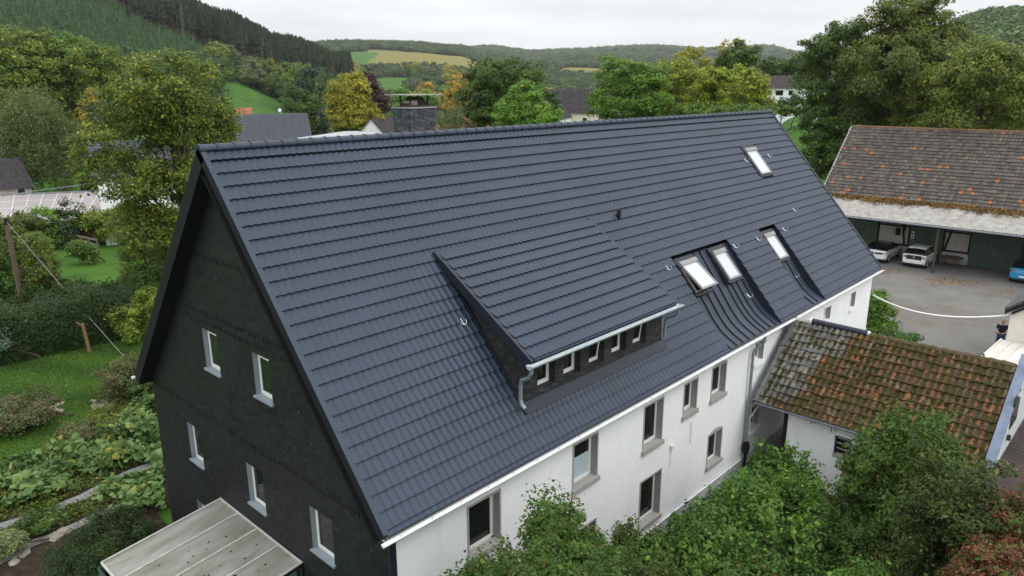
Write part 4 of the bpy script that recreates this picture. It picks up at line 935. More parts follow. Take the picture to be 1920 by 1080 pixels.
mb = MB(); mb.box(51.95, 52.05, BY1, BY0, -1.86, -1.68); mb.build('canopy_beam', M_timber, barn)
mb = MB(); mb.tube([(51.83, BY1, -1.74), (51.83, BY0, -1.70)], 0.06, 8); mb.build('canopy_gutter', M_greyplastic, barn)
for yy in (5.2, -2.92, -10.9, -19.0):
    mb = MB(); mb.box(52.1, 52.24, yy-0.07, yy+0.07, GZ+0.12, -1.86); mb.box(52.05, 52.29, yy-0.12, yy+0.12, GZ, GZ+0.12); mb.build('post', M_rust, barn)
mb = MB()
for yy in np.arange(BY1+1, BY0, 1.9): mb.beam((52.0, yy, -1.78), (56.5, yy, -0.55), 0.08, 0.10)
mb.build('canopy_rafters', M_timber, barn)
mb = MB(); mb.box(BXW, BXW+0.1, BY1, BY0-0.1, GZ, -0.40); mb.build('wall', M_panel, barn)
doors = [(6.6, 2.45), (0.0, -2.35), (-4.25, -7.55), (-9.2, -12.4)]
for a, b in doors:
    mb = MB(); x0 = BXW-0.07; c_ = (a+b)/2
    for p0, p1 in ((a, c_+0.02), (c_-0.02, b)):
        n_ = 8
        for k in range(n_):
            q0 = p0+(p1-p0)*k/n_; q1 = p0+(p1-p0)*(k+1)/n_+0.012; mb.box(x0-0.004*(k % 2), x0+0.05, q1, q0, GZ+0.06, -1.0)
    for zz in (GZ+0.5, -2.0): mb.box(x0-0.03, x0-0.005, b+0.05, c_-0.06, zz, zz+0.14); mb.box(x0-0.03, x0-0.005, c_+0.06, a-0.05, zz, zz+0.14)
    mb.box(x0-0.012, x0+0.04, c_-0.035, c_+0.035, GZ+0.06, -1.0)
    d = mb.build('double_door', M_greendoor, barn)
    mb = MB(); mb.box(x0-0.05, x0-0.008, c_-0.09, c_-0.06, -3.5, -3.2); mb.build('handle', M_dark, d)
xf = BXW-0.03       # half timbering between the doors
for y0, y1 in ((2.4, 0.05), (-2.4, -4.2), (-7.6, -9.15)):
    mb = MB()
    for yv in (y0, y1, ): mb.box(xf, xf+0.03, yv-0.09, yv+0.09, GZ+0.7, -0.6)
    for zz in (-4.25, -2.75, -1.2): mb.box(xf-0.002, xf+0.028, y1+0.09, y0-0.09, zz-0.08, zz+0.08)
    mb.beam((xf+0.008, y0-0.15, -4.17) if y0 != 2.4 else (xf+0.008, y1+0.3, -4.17), (xf+0.008, y0-0.75, -1.25) if y0 != 2.4 else (xf+0.008, y1+0.75, -1.25), 0.036, 0.16, up=(0, 1, 0))
    mb.build('half_timbering', M_timber, barn)
mb = MB(); mb.box(xf-0.12, xf, 0.72, 1.05, -3.5, -2.9); mb.box(xf-0.03, xf, 0.35, 0.5, -3.1, -2.2); mb.build('electric_box', M_timber, barn)
mb = MB(); mb.box(xf-0.09, xf-0.06, -0.12, -0.32, -3.62, -3.05); mb.build('sign_plate', M_whitep, barn)
mb = MB()
for z0 in (-3.30, -3.55): mb.box(xf-0.095, xf-0.091, -0.17, -0.27, z0, z0+0.16)
mb.build('sign_mark', M_dark, barn)
mb = MB(); mb.box(BXW-0.06, BXW, -4.2, -2.45, GZ, -4.35); mb.build('base_wall', M_plinth, barn)
mb = MB(); mb.box(BXW-0.06, BXW, 0.0, 2.4, GZ, -4.35); mb.build('base_wall', M_plinth, barn)

# round garden table under the canopy
tb = thing('round_table', 'small round brown wooden table under the canopy by the barn wall', 'table', (55.2, -3.35, GZ))
mb = MB(); mb.tube([(55.2, -3.35, GZ+0.70), (55.2, -3.35, GZ+0.74)], 0.85, 24); mb.build('table_top', M_wood, tb)
for k in range(4):
    a = math.pi/4+k*math.pi/2; mb = MB(); mb.tube([(55.2+0.62*math.cos(a), -3.35+0.62*math.sin(a), GZ), (55.2+0.6*math.cos(a), -3.35+0.6*math.sin(a), GZ+0.70)], [0.035, 0.045], 8); mb.build('leg', M_rust, tb)

# ------------------------------------------------------------------ cars
def car(name, label, loc, rz, ln, wd, ht, body_col, prof, belt, dark_hatch=None, lights='round', roofcol=None, plate=True, cat='car'):
    """prof: list of (x 0..1 from the tail, top z, belt z, glass?)"""
    c = thing(name, label, cat, loc, rz, 'cars parked under and beside the barn canopy')
    mp = mat(name+'_paint', body_col, 0.25, 0.5, coat=0.6); mr_ = mat(name+'_roof', roofcol, 0.25, 0.5, coat=0.5) if roofcol else mp
    mg_ = mat(name+'_glass', (0.008, 0.009, 0.01), 0.08, 0.6)
    vs = []; n_ = 13
    for (u, zt, zb, w_) in prof:
        x = u*ln; hw = wd/2*w_; lo = 0.20 if 0.02 < u < 0.98 else 0.32
        cab = max(0.0, zt-zb); tw = hw*(1-0.30*min(1, cab/0.55))
        half = [(0, lo), (hw*0.80, lo), (hw*0.97, lo+0.12), (hw, (lo+zb)/2), (hw*0.985, zb-0.07), (hw*0.93, zb), (tw+(hw*0.93-tw)*0.12, zb+cab*0.88), (tw*0.9, zt), (0, zt+0.025)]
        ring = half+[(-y, z) for y, z in reversed(half[1:-1])]
        vs += [(x, y, z) for y, z in ring]
    m_ = 16; K = len(prof); body = MB(); gl = MB(); rf = MB()
    for i in range(K-1):
        for k in range(m_):
            k2 = (k+1) % m_; q = [vs[i*m_+k], vs[i*m_+k2], vs[(i+1)*m_+k2], vs[(i+1)*m_+k]]
            cab = min(prof[i][1]-prof[i][2], prof[i+1][1]-prof[i+1][2]); dz = abs(prof[i][1]-prof[i+1][1]); mxc = max(prof[i][1]-prof[i][2], prof[i+1][1]-prof[i+1][2])
            side = k in (5, 10); top = k in (6, 7, 8, 9)
            if side and mxc > 0.2: gl.quad(*q)
            elif top and mxc > 0.2 and dz > 0.12: gl.quad(*q)
            elif top and mxc > 0.3 and roofcol: rf.quad(*q)
            else: body.quad(*q)
    body.add(vs[:m_], [tuple(range(m_))]); body.add(vs[(K-1)*m_:], [tuple(reversed(range(m_)))])
    b_ = body.build('body', mp, c, smooth=True, local=True)
    gl.build('windows', mg_, c, smooth=True, local=True)
    if rf.v: rf.build('roof', mr_, c, smooth=True, local=True)
    r_ = 0.31
    for xx in (ln*0.19, ln*0.82):
        for sy in (-1, 1):
            w1 = MB(); y1 = sy*wd/2*0.98; w1.tube([(xx, y1-sy*0.2, r_), (xx, y1+sy*0.012, r_)], r_, 20); w = w1.build('wheel', M_rubber, c, local=True)
            w2 = MB(); w2.tube([(xx, y1+sy*0.013, r_), (xx, y1+sy*0.02, r_)], r_*0.62, 12); w2.build('rim', M_zinc, w, local=True)
            w3 = MB(); w3.tube([(xx, y1-sy*0.1, r_+0.02), (xx, y1+sy*0.006, r_+0.02)], r_+0.05, 20); w3.build('wheel_arch', M_dark, c, local=True)
    mred = mat(name+'_tail_lamp', (0.45, 0.03, 0.03), 0.2, 0.5, coat=0.5)
    zb = belt
    for sy in (-1, 1):
        l_ = MB()
        if lights == 'round': l_.ico((0.07, sy*wd*0.40, zb-0.10), 0.08, 0.11, 0.13)
        else: l_.ico((0.05, sy*wd*0.38, zb-0.08), 0.08, 0.20, 0.06)
        l_.build('tail_lamp', mred, c, local=True, smooth=True)
        m2 = MB(); m2.ico((ln*0.66, sy*(wd/2+0.06), zb+0.06), 0.06, 0.10, 0.07); m2.build('mirror', mp, c, local=True, smooth=True)
    if dark_hatch:
        h_ = MB(); z0, z1 = dark_hatch; h_.box(-0.012, 0.06, -wd*0.33, wd*0.33, z0, z1); h_.build('tailgate_panel', mat(name+'_black', (0.015, 0.015, 0.017), 0.3, 0.5), c, local=True)
        e_ = MB(); e_.tube([(-0.02, 0, (z0+z1)/2+0.02), (-0.012, 0, (z0+z1)/2+0.02)], 0.06, 10); e_.build('badge', M_zinc, c, local=True)
    p_ = MB(); p_.box(-0.03, -0.01, -0.26, 0.26, 0.46, 0.57); p_.build('number_plate', M_whitep, c, local=True)
    bp = MB(); bp.box(-0.025, 0.1, -wd*0.42, wd*0.42, 0.22, 0.36); bp.build('bumper', M_dark, c, local=True)
    return c
car('hatchback_car', 'small white hatchback with black tailgate under the canopy post', (52.75, -1.42, GZ+0.03), 0.0, 3.6, 1.64, 1.52, (0.72, 0.73, 0.74),
    [(0.0, 0.72, 0.72, .86), (0.012, 0.88, 0.88, .95), (0.04, 1.0, 0.98, .98), (0.13, 1.42, 0.98, 1), (0.20, 1.50, 0.98, 1), (0.45, 1.52, 0.97, 1), (0.60, 1.48, 0.96, 1), (0.76, 1.0, 0.95, 1), (0.9, 0.86, 0.86, .97), (0.98, 0.72, 0.72, .9), (1.0, 0.5, 0.5, .8)], 0.92, dark_hatch=(0.66, 0.97))
car('coupe_car', 'white low coupe with dark rear glass half hidden behind the roof edge', (52.6, 1.35, GZ+0.03), 0.0, 4.3, 1.8, 1.35, (0.70, 0.72, 0.74),
    [(0.0, 0.75, 0.75, .86), (0.012, 0.93, 0.93, .94), (0.05, 0.98, 0.96, .97), (0.16, 1.18, 0.95, .99), (0.32, 1.36, 0.94, 1), (0.50, 1.38, 0.93, 1), (0.58, 1.34, 0.92, 1), (0.72, 0.95, 0.91, 1), (0.88, 0.82, 0.82, .97), (0.98, 0.66, 0.66, .9), (1.0, 0.45, 0.45, .8)], 0.88, lights='wide', dark_hatch=(0.72, 0.86), roofcol=(0.012, 0.012, 0.014))
car('compact_suv', 'bright blue compact car with dark roof cut by the right picture edge', (52.75, -8.4, GZ+0.03), 0.0, 4.1, 1.78, 1.58, (0.02, 0.23, 0.45),
    [(0.0, 0.75, 0.75, .86), (0.012, 0.95, 0.95, .95), (0.05, 1.04, 1.0, .98), (0.12, 1.40, 1.0, 1), (0.18, 1.54, 1.0, 1), (0.45, 1.58, 0.99, 1), (0.60, 1.53, 0.98, 1), (0.74, 1.05, 0.97, 1), (0.9, 0.90, 0.90, .97), (0.98, 0.75, 0.75, .9), (1.0, 0.5, 0.5, .8)], 0.96, lights='wide', roofcol=(0.01, 0.012, 0.03))

# ------------------------------------------------------------------ person in the yard
PX, PY = 36.35, -10.03
person = thing('person', 'grey haired person in dark shirt and blue jeans standing in the yard looking down', 'person', (PX, PY, GZ+0.03), R(180))
M_skin = mat('skin', (0.42, 0.25, 0.18), 0.6, 0.3); M_shirt = mat('navy_shirt', (0.015, 0.02, 0.04), 0.9, 0.1, var=(12, 0.3)); M_jeans = mat('blue_jeans', (0.035, 0.06, 0.12), 0.9, 0.1, var=(12, 0.2)); M_hair = mat('grey_hair', (0.35, 0.32, 0.29), 0.8, 0.2)
def skin(name, verts, edges, radii, m, parent, root=0, sub=2):
    me = bpy.data.meshes.new(name); me.from_pydata(verts, edges, []); me.materials.append(m)
    o = put(name, me, parent); md = o.modifiers.new('skin', 'SKIN'); sv = me.skin_vertices[0].data
    for i, r_ in enumerate(radii): sv[i].radius = (r_, r_) if not isinstance(r_, tuple) else r_
    sv[root].use_root = True; md.use_smooth_shade = True
    if sub: s_ = o.modifiers.new('sub', 'SUBSURF'); s_.levels = sub; s_.render_levels = sub
    return o
BV = [(0,0,.95),(0,0,1.15),(0,0,1.38),(0.02,0,1.50),(0.06,0,1.60),(0.085,0,1.70),(0.05,0,1.76),
      (0,.18,1.40),(-0.02,.26,1.15),(0.20,.14,1.05),(0.28,.09,1.05),
      (0,-.18,1.40),(-0.02,-.26,1.15),(0.20,-.14,1.05),(0.28,-.09,1.05),
      (0,.09,.88),(0.02,.12,.50),(-0.02,.13,.09),(0.14,.14,.04),(0,-.09,.88),(0.03,-.13,.50),(0,-.15,.09),(0.16,-.17,.04)]
BE = [(0,1),(1,2),(2,3),(3,4),(4,5),(5,6),(2,7),(7,8),(8,9),(9,10),(2,11),(11,12),(12,13),(13,14),(0,15),(15,16),(16,17),(17,18),(0,19),(19,20),(20,21),(21,22)]
BR = [(.12,.15),(.12,.15),(.12,.16),.055,.085,.10,.07,.06,.045,.032,.03,.06,.045,.032,.03,.09,.06,.04,.045,.09,.06,.04,.045]
skin('body', BV, BE, BR, M_skin, person)
skin('shirt', [BV[i] for i in (0,1,2)]+[(0.01,0,1.45)]+[BV[7], (-0.01,.24,1.2), BV[11], (-0.01,-.24,1.2)], [(0,1),(1,2),(2,3),(2,4),(4,5),(2,6),(6,7)], [(.145,.18),(.145,.175),(.145,.185),.07,.075,.06,.075,.06], M_shirt, person)
skin('jeans', [(0,0,.96)]+[BV[i] for i in (15,16,17,19,20,21)], [(0,1),(1,2),(2,3),(0,4),(4,5),(5,6)], [(.135,.165),.105,.075,.06,.105,.075,.06], M_jeans, person)
mb = MB(); mb.ico((0.055, 0, 1.75), 0.105, 0.092, 0.075); mb.build('hair', M_hair, person, smooth=True, local=True)
for sy in (-1, 1):
    mb = MB(); mb.box(-0.10, 0.17, sy*.14-0.05, sy*.14+0.05, 0.0, 0.09); mb.build('shoe', M_dark, person, local=True)
    skin('hand', [(0.28, sy*.09, 1.05), (0.36, sy*.05, 1.05), (0.40, sy*.03, 1.055), (0.39, sy*.05, 1.05), (0.38, sy*.07, 1.045), (0.36, sy*.08, 1.04), (0.34, sy*.02, 1.08)], [(0,1),(1,2),(1,3),(1,4),(1,5),(0,6)], [.032,.035,.010,.010,.010,.009,.012], M_skin, person, sub=1)
tag(mat and skin('smartphone', [(0,0,0),(0.0,0,0.01)], [(0,1)], [(.03,.06),(.03,.06)], M_dark, None), 'dark phone held in front of the person in the yard', 'phone').location = (PX-0.40, PY, GZ+1.11)

# white slack line between house corner and white building
mb = MB(); P0, P1 = np.array([28.75, -5.75, -1.3]), np.array([31.6, -10.0, -1.95]); pts = []
P0 = Y0p = np.array([28.8, -5.8, -1.35])
WX = 32.0
def atX(px, py, x): r_ = ray(px, py); return CAM+r_*(x-CAM[0])/r_[0]
P1 = atX(1890, 591, WX)
for i in range(25):
    u = i/24; p = P0*(1-u)+P1*u; p = p+np.array([0, 0, -0.62*4*u*(1-u)*(1-0.35*u)]); pts.append(p)
mb.tube(pts, 0.035, 8); tag(mb.build('hose', M_white), 'white hose sagging from the farmhouse corner across the asphalt yard', 'hose')

# ------------------------------------------------------------------ white building and ribbed roof, right edge
c0 = atX(1893, 600, WX); yc = c0[1]
wb = thing('annex_building', 'small white building with dark slate roof cut by the right edge', 'building', (WX, yc, GZ))
e0 = atX(1884, 573, WX); ez = e0[2]
mb = MB(); mb.add([(WX, yc, GZ), (WX, yc-7, GZ), (WX, yc-7, ez), (WX, yc-3.5, ez+2.6), (WX, yc, ez)], [(0, 1, 2, 3, 4)]); mb.quad((WX, yc, GZ), (WX+6, yc, GZ), (WX+6, yc, ez), (WX, yc, ez)); mb.build('wall', mat('cream_render', (0.70, 0.67, 0.60), 0.9, 0.1, var=(1.2, 0.08), bump=(8, 0.4, 0.02)), wb)
dd = np.array([0, -3.75, 2.78]); ov = np.array([0, 0.25, -0.186])
mb = MB(); o_ = np.array([WX-0.22, yc+0.20, ez-0.16]); mb.obox(o_, (6.5, 0, 0), dd, (0, 0.06, 0.09)); mb.build('roof', mat('grey_slate_roof', (0.10, 0.10, 0.10), 0.8, 0.2, var=(3, 0.3)), wb)
mb = MB(); o_ = np.array([WX-0.24, yc+0.21, ez-0.34]); mb.obox(o_, (0.05, 0, 0), dd, (0, 0, 0.19)); mb.obox(np.array([WX-0.19, yc-0.05, ez-0.34]), (0.18, 0, 0), dd*0.9, (0, 0, 0.10)); mb.build('barge_board', M_dark, wb)
a0 = atz(1840, 664, -3.0); a1 = atX(1876, 637, WX-0.02)
rb = thing('carport', 'small ribbed cream metal canopy roof in front of the white building', 'canopy', (float(a0[0])+2, float(a0[1])-2, GZ))
mb = MB(); e1 = np.array([24.2, a0[1]+0.1, -3.0]); d1 = a1-e1
mb.obox(e1, d1, (0, -4.2, 0), (0, 0, 0.02))
for k in range(11): mb.obox(e1+np.array([0, -k*0.4, 0.02]), d1, (0, -0.06, 0), (0, 0, 0.06))
mb.build('roof', mat('cream_ribbed_metal', (0.62, 0.61, 0.55), 0.5, 0.3, var=(2, 0.15)), rb)
for xx, k in ((24.5, 0.1), (24.5, 3.9), (28.5, 0.1)):
    mb = MB(); mb.box(xx, xx+0.1, e1[1]-k-0.1, e1[1]-k, GZ, -3.02); mb.build('post', M_timber, rb)

# ------------------------------------------------------------------ garden: pole, wire, stake, fence
pb = atz(45, 585, GZ); pt = pb+np.array([0.0, 0, 6.1])
po = thing('utility_pole', 'tall weathered wooden pole leaning beside the dark hedge', 'pole', tuple(pb))
mb = MB(); top_ = atr(12, math.hypot(pb[0]-CAM[0], pb[1]-CAM[1])); mb.tube([pb, (pb[0]-0.03, pb[1], GZ+5.5)], [0.17, 0.13], 10); mb.build('shaft', M_wood, po)
mb = MB(); mb.tube([(pb[0]-0.03, pb[1], GZ+5.5), (pb[0]-0.03, pb[1], GZ+5.9)], [0.14, 0.10], 8); mb.build('insulator', M_dark, po)
mb = MB(); we = atz(232, 668, GZ+0.3); A_ = np.array([pb[0]-0.03, pb[1], GZ+5.7]); mb.tube([A_*(1-u)+we*u-np.array([0, 0, 0.3*u*(1-u)]) for u in np.linspace(0, 1, 14)], 0.012, 5)
tag(mb.build('cable', M_wire), 'thin pale cable running down from the wooden pole to the lawn', 'cable')
sb = atz(168, 661, GZ); mb = MB(); mb.tube([sb, sb+np.array([-0.05, 0.05, 1.0]), sb+np.array([-0.1, 0.05, 1.62])], [0.10, 0.085, 0.08], 8); mb.tube([sb+np.array([-0.1, 0.05, 1.45]), sb+np.array([-0.35, 0.1, 1.75])], [0.05, 0.03], 6)
tag(mb.build('stump', mat('stake_wood', (0.20, 0.13, 0.07), 0.9, 0.1, var=(5, 0.3))), 'short brown forked wooden stake standing on the lawn', 'stake')
def rail_fence(p0, p1, n_, label, h=1.3):
    f_ = thing('fence', label, 'fence', (p0[0], p0[1], GZ))
    for i in range(n_+1):
        u = i/n_; mb = MB(); x, y = p0[0]*(1-u)+p1[0]*u, p0[1]*(1-u)+p1[1]*u; mb.tube([(x, y, GZ), (x, y, GZ+h)], 0.07, 6); mb.build('post', M_wood, f_)
    for zz in (0.4, 0.8, 1.2):
        mb = MB(); mb.beam((p0[0], p0[1]-0.07, GZ+zz), (p1[0], p1[1]-0.07, GZ+zz+0.05), 0.04, 0.11); mb.build('rail', mat('grey_rail', (0.22, 0.20, 0.18), 0.9, 0.1) if 'grey_rail' not in MATS else MATS['grey_rail'], f_)
rail_fence(atz(112, 458, GZ), atz(186, 478, GZ), 5, 'weathered post and rail fence behind the small garden lawn')
rail_fence(atz(105, 452, GZ), atz(215, 430, GZ), 6, 'grey rail fence running back beside the reddish bushes')
# stones edging the beds
rg = np.random.default_rng(9)
def stones(px, n_, sp, label):
    pos = [atz(a, b, GZ) for a, b in px]
    for i in range(n_):
        u = rg.uniform(0, len(pos)-1); k = int(u); p = pos[k]*(1-u+k)+pos[k+1]*(u-k)+np.array([*rg.normal(0, sp, 2), 0])
        mb = MB(); s_ = rg.uniform(0.10, 0.28); mb.ico((0, 0, 0.05), s_, s_*rg.uniform(.5, 1), s_*0.4, rng=rg, jit=0.25)
        o = mb.build('stone', MATS['bed_stone'], None, local=True, loc=tuple(p)); o.rotation_euler = (0, 0, rg.uniform(0, 6)); tag(o, label, 'stone', label)
mat('bed_stone', (0.24, 0.22, 0.18), 0.9, 0.1, var=(6, 0.35), bump=(14, 0.5, 0.02))
stones([(60, 792), (85, 780), (105, 765)], 16, 0.25, 'flat stones edging the round heather bed on the lawn')
stones([(170, 770), (195, 755), (230, 770)], 16, 0.3, 'flat stones of the low rockery beside the slate gable')
stones([(10, 1075), (40, 1045), (100, 1010), (150, 985)], 9, 0.12, 'flat stones edging the narrow gravel path')

# ------------------------------------------------------------------ background buildings
def roofmat(name, c, var=0.2): return tilemat(name, [(0, c), (0.4, tuple(x*(1+var) for x in c)), (0.75, tuple(x*(1-var) for x in c))], stain=0.15)
R_slate = roofmat('slate_grey_tiles', (0.075, 0.08, 0.098), 0.06); R_orange = roofmat('orange_tiles', (0.30, 0.12, 0.07)); R_brown = roofmat('brown_tiles', (0.055, 0.045, 0.042)); R_dark = roofmat('dark_tiles', (0.045, 0.04, 0.045))
def gable_house(label, px, ridge_py, r, ln, wd, rh, rmat, wmat, turn=0.0, name='house', wins=(), over=0.35, chim=None, wall_h=None, tile=0.3):
    x, y = atr(px, r); z = float(terrain(x, y)); zr = ztop(px, ridge_py, r); ze = zr-rh
    a = az_of(px)-math.pi/2+turn
    h = thing(name, label, 'house' if name == 'house' else name.replace('_', ' '), (x, y, z), a)
    zr -= z; ze -= z
    mb = MB(); hl, hw = ln/2, wd/2
    mb.quad((-hl, -hw, -2), (hl, -hw, -2), (hl, -hw, ze), (-hl, -hw, ze)); mb.quad((hl, hw, -2), (-hl, hw, -2), (-hl, hw, ze), (hl, hw, ze))
    for s_ in (-1, 1): mb.add([(s_*hl, -hw, -2), (s_*hl, hw, -2), (s_*hl, hw, ze), (s_*hl, 0, zr-0.1), (s_*hl, -hw, ze)], [(0, 1, 2, 3, 4)])
    mb.build('wall', wmat, h, local=True)
    sl_ = math.hypot(hw, rh); k = (sl_+over)/sl_
    for s_ in (-1, 1):
        v, f, uv = tile_sheet((-hl-over, 0, zr), (1, 0, 0), (0, s_*hw/sl_, -rh/sl_), (0, s_*rh/sl_, hw/sl_), ln+2*over, sl_+over, wave=tile, row=tile*1.15, amp=0.04, step=0.05, segs=3, pw=1)
        put('roof', np_mesh('roof', v, f, rmat, uv=uv), h)
    mb = MB()
    for e_ in (-hl-over, hl+over-0.06):
        for s_ in (-1, 1): mb.obox((e_, 0, zr-0.22), (0.06, 0, 0), (0, s_*hw*k, -rh*k), (0, 0, 0.2))
    mb.build('verge', M_stone if wmat is not M_wood else M_timber, h, local=True)
    if chim:
        mb = MB(); mb.box(chim-0.3, chim+0.3, -0.9, -0.3, zr-1.4, zr+0.6); mb.build('chimney', R_dark, h, local=True)
    for face, u, zz, ww, hh in wins:      # face: 'f' the eaves side to the camera, 'g' right gable, 'l' left gable
        mb = MB(); g_ = MB(); zz = ze+zz if zz < 0 else zz
        if face == 'f': mb.box(u-ww/2-0.06, u+ww/2+0.06, -hw-0.04, -hw+0.01, zz-hh/2-0.06, zz+hh/2+0.06); g_.box(u-ww/2, u+ww/2, -hw-0.06, -hw-0.045, zz-hh/2, zz+hh/2)
        else:
            s_ = 1 if face == 'g' else -1; x0 = s_*hl
            mb.box(min(x0, x0+s_*0.04), max(x0, x0+s_*0.04), u-ww/2-0.06, u+ww/2+0.06, zz-hh/2-0.06, zz+hh/2+0.06); g_.box(min(x0+s_*0.045, x0+s_*0.06), max(x0+s_*0.045, x0+s_*0.06), u-ww/2, u+ww/2, zz-hh/2, zz+hh/2)
        w = mb.build('window', M_white, h, local=True); g_.build('pane', M_glass, w, local=True)
    return h
gable_house('house with orange tile roof peeking over the grey roofed house', 415, 203, 118, 7, 7, 3.5, R_orange, M_stucco)
g1 = gable_house('white house with plain grey tile roof behind the left end of the ridge', 474, 214, 92, 11, 9, 5.5, R_slate, M_stucco, turn=0.10, tile=0.32)
gable_house('house with slate roof and dormer between the small round tree and golden tree', 622, 199, 122, 9, 9, 5.5, R_slate, M_stucco, turn=-0.35, wins=[('f', -2, 7.2, 0.8, 0.5)], chim=-2.5)
gable_house('white gabled house behind the copper beech', 711, 221, 108, 8, 6.5, 3.4, R_dark, M_stucco, turn=R(70), over=0.1, wins=[('l', 0.8, 6.2, 0.5, 0.6)])
gable_house('house with orange tile roof right of the slate chimney', 812, 234, 84, 6, 6, 3.0, R_orange, M_wood)
gable_house('brown timber barn with orange roof edge below the large dark tree', 893, 210, 98, 9, 9, 4.0, R_orange, M_wood, turn=R(62), name='timber_barn')
gable_house('long cream house with dark grey roof between the green trees', 1092, 167, 150, 17, 9, 4.3, R_dark, mat('cream_wall', (0.66, 0.62, 0.50), 0.9, 0.1), turn=0.02, chim=3.0, wins=[('f', -5.5, 6.1, 0.8, 1.1), ('f', -2.6, 6.1, 0.8, 1.1), ('f', 0.5, 6.1, 0.8, 1.1)])
gable_house('white gabled cottage half hidden behind the large dark tree', 1027, 172, 140, 8, 7, 4.5, R_dark, M_stucco, turn=R(75))
gable_house('white house with brown roof between yellow trees and the dark tree', 1492, 142, 190, 16, 9, 2.7, R_brown, M_stucco, turn=0.12, wins=[('f', -6, -1.1, 0.8, 1.1), ('f', -3.9, -1.1, 1.6, 1.1), ('f', -1.5, -1.1, 0.8, 1.1), ('f', -5, -4.0, 1.8, 1.4), ('f', -1.5, -4.0, 1.8, 1.4)])
gable_house('white house glimpsed through the yellowing ash tree', 262, 262, 76, 9, 7, 2.6, R_slate, M_stucco, turn=0.05)
gable_house('low grey roofed annex seen through the lower branches of the ash tree', 270, 330, 84, 8, 6, 1.6, R_slate, M_whitep, turn=0.02)
gable_house('half timbered cottage with dark roof at the left edge', -56, 302, 100, 6, 6.5, 2.8, R_dark, M_panel, turn=0.25, wins=[('f', 2, 2.3, 0.7, 0.8)])
gable_house('white house behind the weeping birch at the left edge', -25, 262, 130, 8, 7, 2.5, R_slate, M_stucco)
gable_house('small dark roofed house on the far meadow', 772, 152, 560, 13, 10, 6, R_dark, M_stucco, turn=R(60), tile=0.8)
# hip roof just behind the ridge
hx, hy = atr(655, 60); hz = ztop(650, 246, 60); he = ztop(580, 262, 58)
hh_ = thing('garden_pavilion', 'low pavilion with pale metal hip roof right behind the ridge', 'pavilion', (hx, hy, GZ), az_of(655)-math.pi/2)
mb = MB(); a_, b_ = 4.4, 3.5; mb.add([(-a_, -b_, he-GZ-0.2), (a_, -b_, he-GZ-0.2), (a_, b_, he-GZ-0.2), (-a_, b_, he-GZ-0.2), (-0.6, 0, hz-GZ), (0.4, 0, hz-GZ)], [(0, 1, 5, 4), (1, 2, 5), (2, 3, 4, 5), (3, 0, 4)])
mb.build('roof', mat('pale_metal_roof', (0.27, 0.28, 0.29), 0.4, 0.5, var=(1, 0.2)), hh_, local=True)
mb = MB(); mb.box(-a_+0.3, a_-0.3, -b_+0.3, b_-0.3, 0, he-GZ-0.25); mb.build('wall', M_whitep, hh_, local=True)
# satellite dish above the grey roof
dxy = atr(521, 93); dz_ = ztop(521, 207, 93); mb = MB()
mb.tube([(0, 0, -6.0), (0, 0, 0)], 0.03, 6); mb.tube([(0, 0, 0), (-0.05, -0.05, 0.01), (-0.12, -0.12, 0.03)], [0.04, 0.14, 0.21], 12)
tag(mb.build('satellite_dish', M_whitep, None, local=True, loc=(dxy[0], dxy[1], dz_)), 'small white satellite dish above the plain grey tile roof', 'satellite dish')
# long glasshouse roof at the left
gh = thing('greenhouse', 'long low greenhouse with pale translucent roof panels at the left', 'greenhouse', (*atr(60, 86), GZ))
gl0 = [np.array([*atr(a, r_), z_]) for a, r_, z_ in ((-190, 80, -3.7), (205, 77, -3.6), (262, 94, -3.2), (-190, 99, -3.1))]
mb = MB(); mb.quad(*gl0); mb.build('roof', mat('greenhouse_sheet', (0.36, 0.33, 0.325), 0.35, 0.5, var=(0.9, 0.1), stretch=(0.3, 3, 1)), gh)
mb = MB()
for k in range(1, 16):
    u = k/16; p0, p1 = gl0[0]*(1-u)+gl0[1]*u, gl0[3]*(1-u)+gl0[2]*u; mb.beam(p0+np.array([0, 0, 0.05]), p1+np.array([0, 0, 0.05]), 0.05, 0.03)
for u in (0.25, 0.5, 0.75): p0, p1 = gl0[0]*(1-u)+gl0[3]*u, gl0[1]*(1-u)+gl0[2]*u; mb.beam(p0+np.array([0, 0, 0.03]), p1+np.array([0, 0, 0.03]), 0.05, 0.03)
mb.build('glazing_bars', M_whitep, gh)
mb = MB()
for i in range(4):
    p, q = gl0[i], gl0[(i+1) % 4]; mb.quad((p[0], p[1], GZ), (q[0], q[1], GZ), q-np.array([0, 0, .04]), p-np.array([0, 0, .04]))
mb.build('wall', M_timber, gh)
mb = MB(); ap = gl0[3]*0.22+gl0[2]*0.78; ap = ap+np.array([0, 0, 1.1])
mb.beam(gl0[3]+np.array([0, 0, .1]), gl0[2]+np.array([0, 0, .1]), 0.12, 0.12); mb.beam(gl0[3]*0.6+gl0[2]*0.4+np.array([0, 0, .2]), ap, 0.07, 0.07); mb.beam(ap, gl0[2]+np.array([0, 0, .2]), 0.07, 0.07); mb.beam(ap, ap-np.array([0, 0, 1.0]), 0.09, 0.09)
mb.build('ridge_truss', M_greyplastic, gh)
